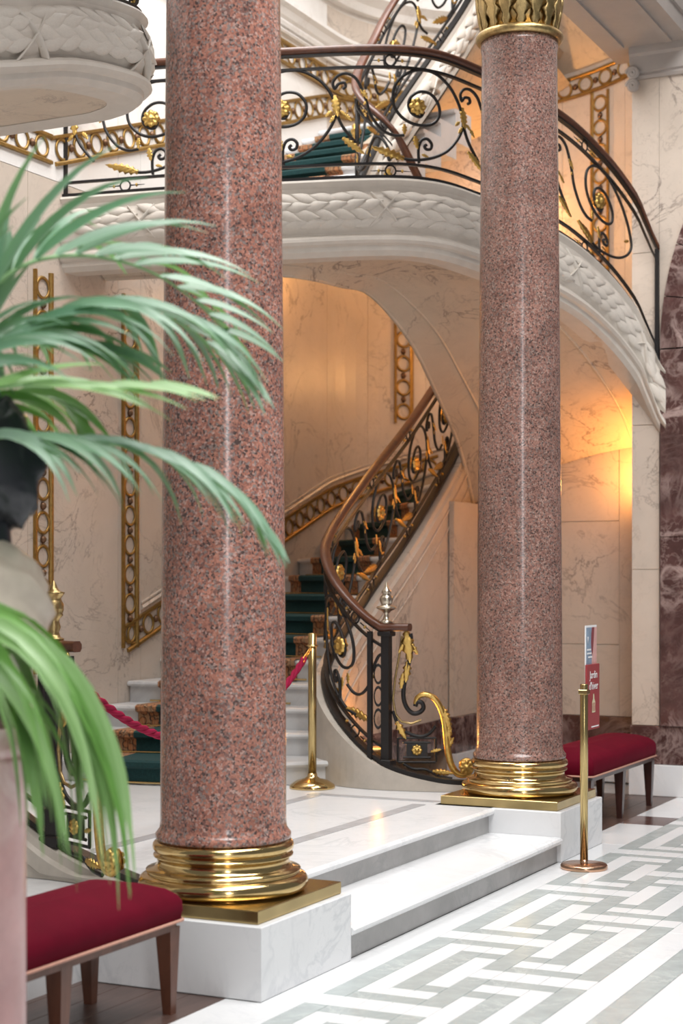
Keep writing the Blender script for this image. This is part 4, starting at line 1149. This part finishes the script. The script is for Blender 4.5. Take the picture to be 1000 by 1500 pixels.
def frond(pix, n, Lm, droop, mat, spread=.9, upness=.35, W=.016, t0=.12, sides=(1, -1), stem=True, seed=1, fa=.55, biasz=(0, 0)):
    rnd = random.Random(seed)
    pts_ = [lift(*q) for q in pix]; cv = resample(catmull(pts_, 8), .02)
    if stem:
        a = V3((pb.x, pb.y, .36)); q = cv[0]; m_ = a.lerp(q, .6); m_.z = max(q.z*.75, .6)
        cvs = catmull([a, a.lerp(m_, .5)+V3((0, 0, .1)), m_, q, cv[min(10, len(cv)-1)]], 8)[:-8]+cv
    else: cvs = cv
    mb = MB(); mb.tube(cvs, .011, 6, taper=lambda u: 1-.8*u); fr = obj('frond', mb, 'rachis', pm)
    view = V3((UY, UX, 0))                                         # camera forward in world
    for i in range(n):
        t = t0+(1-t0)*(i+.5)/n; j = min(len(cv)-2, int(t*(len(cv)-1))); p = cv[j]; T = (cv[min(j+2, len(cv)-1)]-cv[max(j-2, 0)]).normalized()
        sd = T.cross(V3((0, 0, 1)));
        if sd.length < .2: sd = T.cross(view)
        sd.normalize(); up = sd.cross(T).normalized()
        for s_ in sides:
            if NL[0] > 292: return
            d_j = V3((rnd.uniform(-1, 1), rnd.uniform(-1, 1), rnd.uniform(-1, 1)))*.12
            L = Lm*(math.sin(math.pi*(.22+.72*t))**.6)*rnd.uniform(.88, 1.08)
            f = fa+.5*t
            d = T*f+sd*s_*spread*rnd.uniform(.85, 1.1)+up*(upness*rnd.uniform(.7, 1.2))+V3((0, 0, biasz[0] if s_ > 0 else biasz[1]))+d_j
            d.normalize(); nr = (up*.6-view*.75+V3((0, 0, .25))).normalized()
            obj('leaflet', leaflet_mesh(p, d, nr, L, W*rnd.uniform(.85, 1.1), droop*rnd.uniform(.8, 1.2), None), mat, fr); NL[0] += 1
FRONDS = [
    dict(pix=[(-170, 620, 4.05), (-60, 480, 4.15), (0, 412, 4.2), (60, 380, 4.25), (140, 376, 4.35), (220, 398, 4.45), (290, 445, 4.55), (340, 500, 4.62)], n=18, Lm=.44, droop=1.3, mat='palm_blue', spread=.55, upness=.6, seed=3, t0=.10, fa=.85, W=.024),
    dict(pix=[(-170, 640, 4.0), (-60, 545, 4.1), (20, 488, 4.2), (110, 456, 4.25), (190, 448, 4.35), (275, 480, 4.45), (350, 545, 4.5)], n=22, Lm=.42, droop=2.0, mat='palm_blue', spread=.7, upness=.1, seed=5, t0=.1, fa=.85, W=.023),
    dict(pix=[(-160, 700, 4.1), (-40, 645, 4.2), (50, 640, 4.2), (150, 648, 4.3), (240, 668, 4.35), (325, 712, 4.4), (390, 785, 4.45)], n=20, Lm=.33, droop=2.4, mat='palm_blue', spread=.55, upness=.05, seed=8, t0=.2, fa=.9, W=.020),
    dict(pix=[(-190, 980, 3.9), (-90, 890, 3.9), (-10, 895, 3.95), (50, 925, 4.0), (100, 975, 4.05), (135, 1045, 4.1)], n=17, Lm=.74, droop=2.3, mat='palm_green', spread=.62, upness=-.2, seed=11, t0=.10, fa=.75, W=.023),
    dict(pix=[(-190, 900, 4.2), (-120, 700, 4.3), (-60, 560, 4.35), (-15, 450, 4.4), (15, 380, 4.45)], n=9, Lm=.38, droop=.7, mat='palm_blue', spread=.6, upness=.1, seed=14, t0=.3, fa=1.0, W=.026),
    dict(pix=[(-180, 760, 4.3), (-60, 610, 4.4), (20, 575, 4.45), (90, 590, 4.5), (130, 640, 4.5)], n=9, Lm=.30, droop=2.4, mat='palm_green', spread=.6, upness=-.2, seed=17, t0=.25, fa=.7, W=.026),
    dict(pix=[(-190, 1120, 3.85), (-110, 960, 3.85), (-50, 950, 3.85), (0, 990, 3.9), (40, 1060, 3.9)], n=9, Lm=.60, droop=2.4, mat='palm_green', spread=.6, upness=-.2, seed=21, t0=.2, fa=.8, W=.022),
    dict(pix=[(-150, 640, 3.9), (-20, 572, 3.95), (120, 566, 4.0), (250, 566, 4.05)], n=5, Lm=.34, droop=1.0, mat='palm_green', spread=.25, upness=.05, seed=23, t0=.25, fa=1.2, W=.018),
    dict(pix=[(-190, 720, 4.3), (-90, 580, 4.3), (0, 500, 4.35), (90, 500, 4.4), (180, 520, 4.45)], n=14, Lm=.40, droop=1.6, mat='palm_blue', spread=.6, upness=.1, seed=31, t0=.2, fa=.9, W=.022),
]
for f in FRONDS: frond(**f)

# ------------------------------------------------------------------ warm lamps of the stair hall
def lamp_light(name, loc, power, color=(1, .50, .16), r=.06, parent=None):
    l = bpy.data.lights.new(name, 'POINT'); l.energy = power; l.color = color; l.shadow_soft_size = r
    o = bpy.data.objects.new(name, l); COL.objects.link(o)
    if parent is not None: o.parent = parent; o.location = V3(loc)-rel(parent)
    else: o.location = loc
    return o
def torchere(label, x, y, z, h, power):
    t = thing('uplight_lamp', label, 'lamp', (x, y, z))
    obj('base', MB().lathe([(.005, z), (.10, z), (.10, z+.015), (.03, z+.03), (.005, z+.03)], 24, (x, y, 0)), 'bronze', t)
    obj('pole', MB().lathe([(.012, z+.03), (.012, z+h-.1)], 12, (x, y, 0), cap=False), 'bronze', t)
    obj('bowl', MB().lathe([(.012, z+h-.12), (.05, z+h-.10), (.09, z+h-.04), (.10, z+h), (.092, z+h), (.08, z+h-.04), (.03, z+h-.085), (.005, z+h-.09)], 24, (x, y, 0), cap=False), 'bronze', t)
    obj('bulb', MB().lathe([(.002, z+h-.08), (.025, z+h-.07), (.03, z+h-.045), (.02, z+h-.02), (.002, z+h-.012)], 16, (x, y, 0)), 'bulb', t)
    lamp_light('uplight', (x, y, z+h+.03), power, (1, .42, .10), .09, parent=t)
    return t
torchere('bronze uplight hidden behind the pale end pier', 6.87, .50, 0, 2.22, 30)
torchere('small floor uplight glowing behind the right-hand newel', 4.36, 1.58, ZP, .20, 12)
def sconce(label, p, o_, power):
    p = V3(p); t = thing('wall_sconce', label, 'lamp', tuple(p))
    d = V3(o_)
    obj('bracket', MB().tube([p, p+d*.05, p+d*.1+V3((0, 0, .02)), p+d*.1+V3((0, 0, .06))], .012, 8), 'bronze', t)
    c = p+d*.1
    obj('bowl', MB().lathe([(.012, .05), (.05, .06), (.07, .11), (.064, .11), (.045, .075), (.01, .065)], 20, (c.x, c.y, c.z), cap=False), 'bronze', t)
    obj('bulb', MB().lathe([(.002, .07), (.02, .075), (.025, .095), (.015, .12), (.002, .13)], 14, (c.x, c.y, c.z)), 'bulb', t)
    lamp_light('sconce_light', (c.x, c.y, c.z+.17), power, parent=t); return t
sconce('bronze wall sconce lighting the stair wall behind the granite column', (6.15, YW-.0, 3.80), (0, -1, 0), 36)
pw = WALL.at(wl_a(78)); ow = WALL.out(wl_a(78))
sconce('bronze wall sconce in the upper alcove behind the brown column', (pw.x, pw.y, 4.55), tuple(ow), 30)
pw = WALL.at(wl_a(72)); ow = WALL.out(wl_a(72))
sconce('bronze wall sconce under the upper flight behind the curved soffit', (pw.x, pw.y, 3.3), tuple(ow), 14)
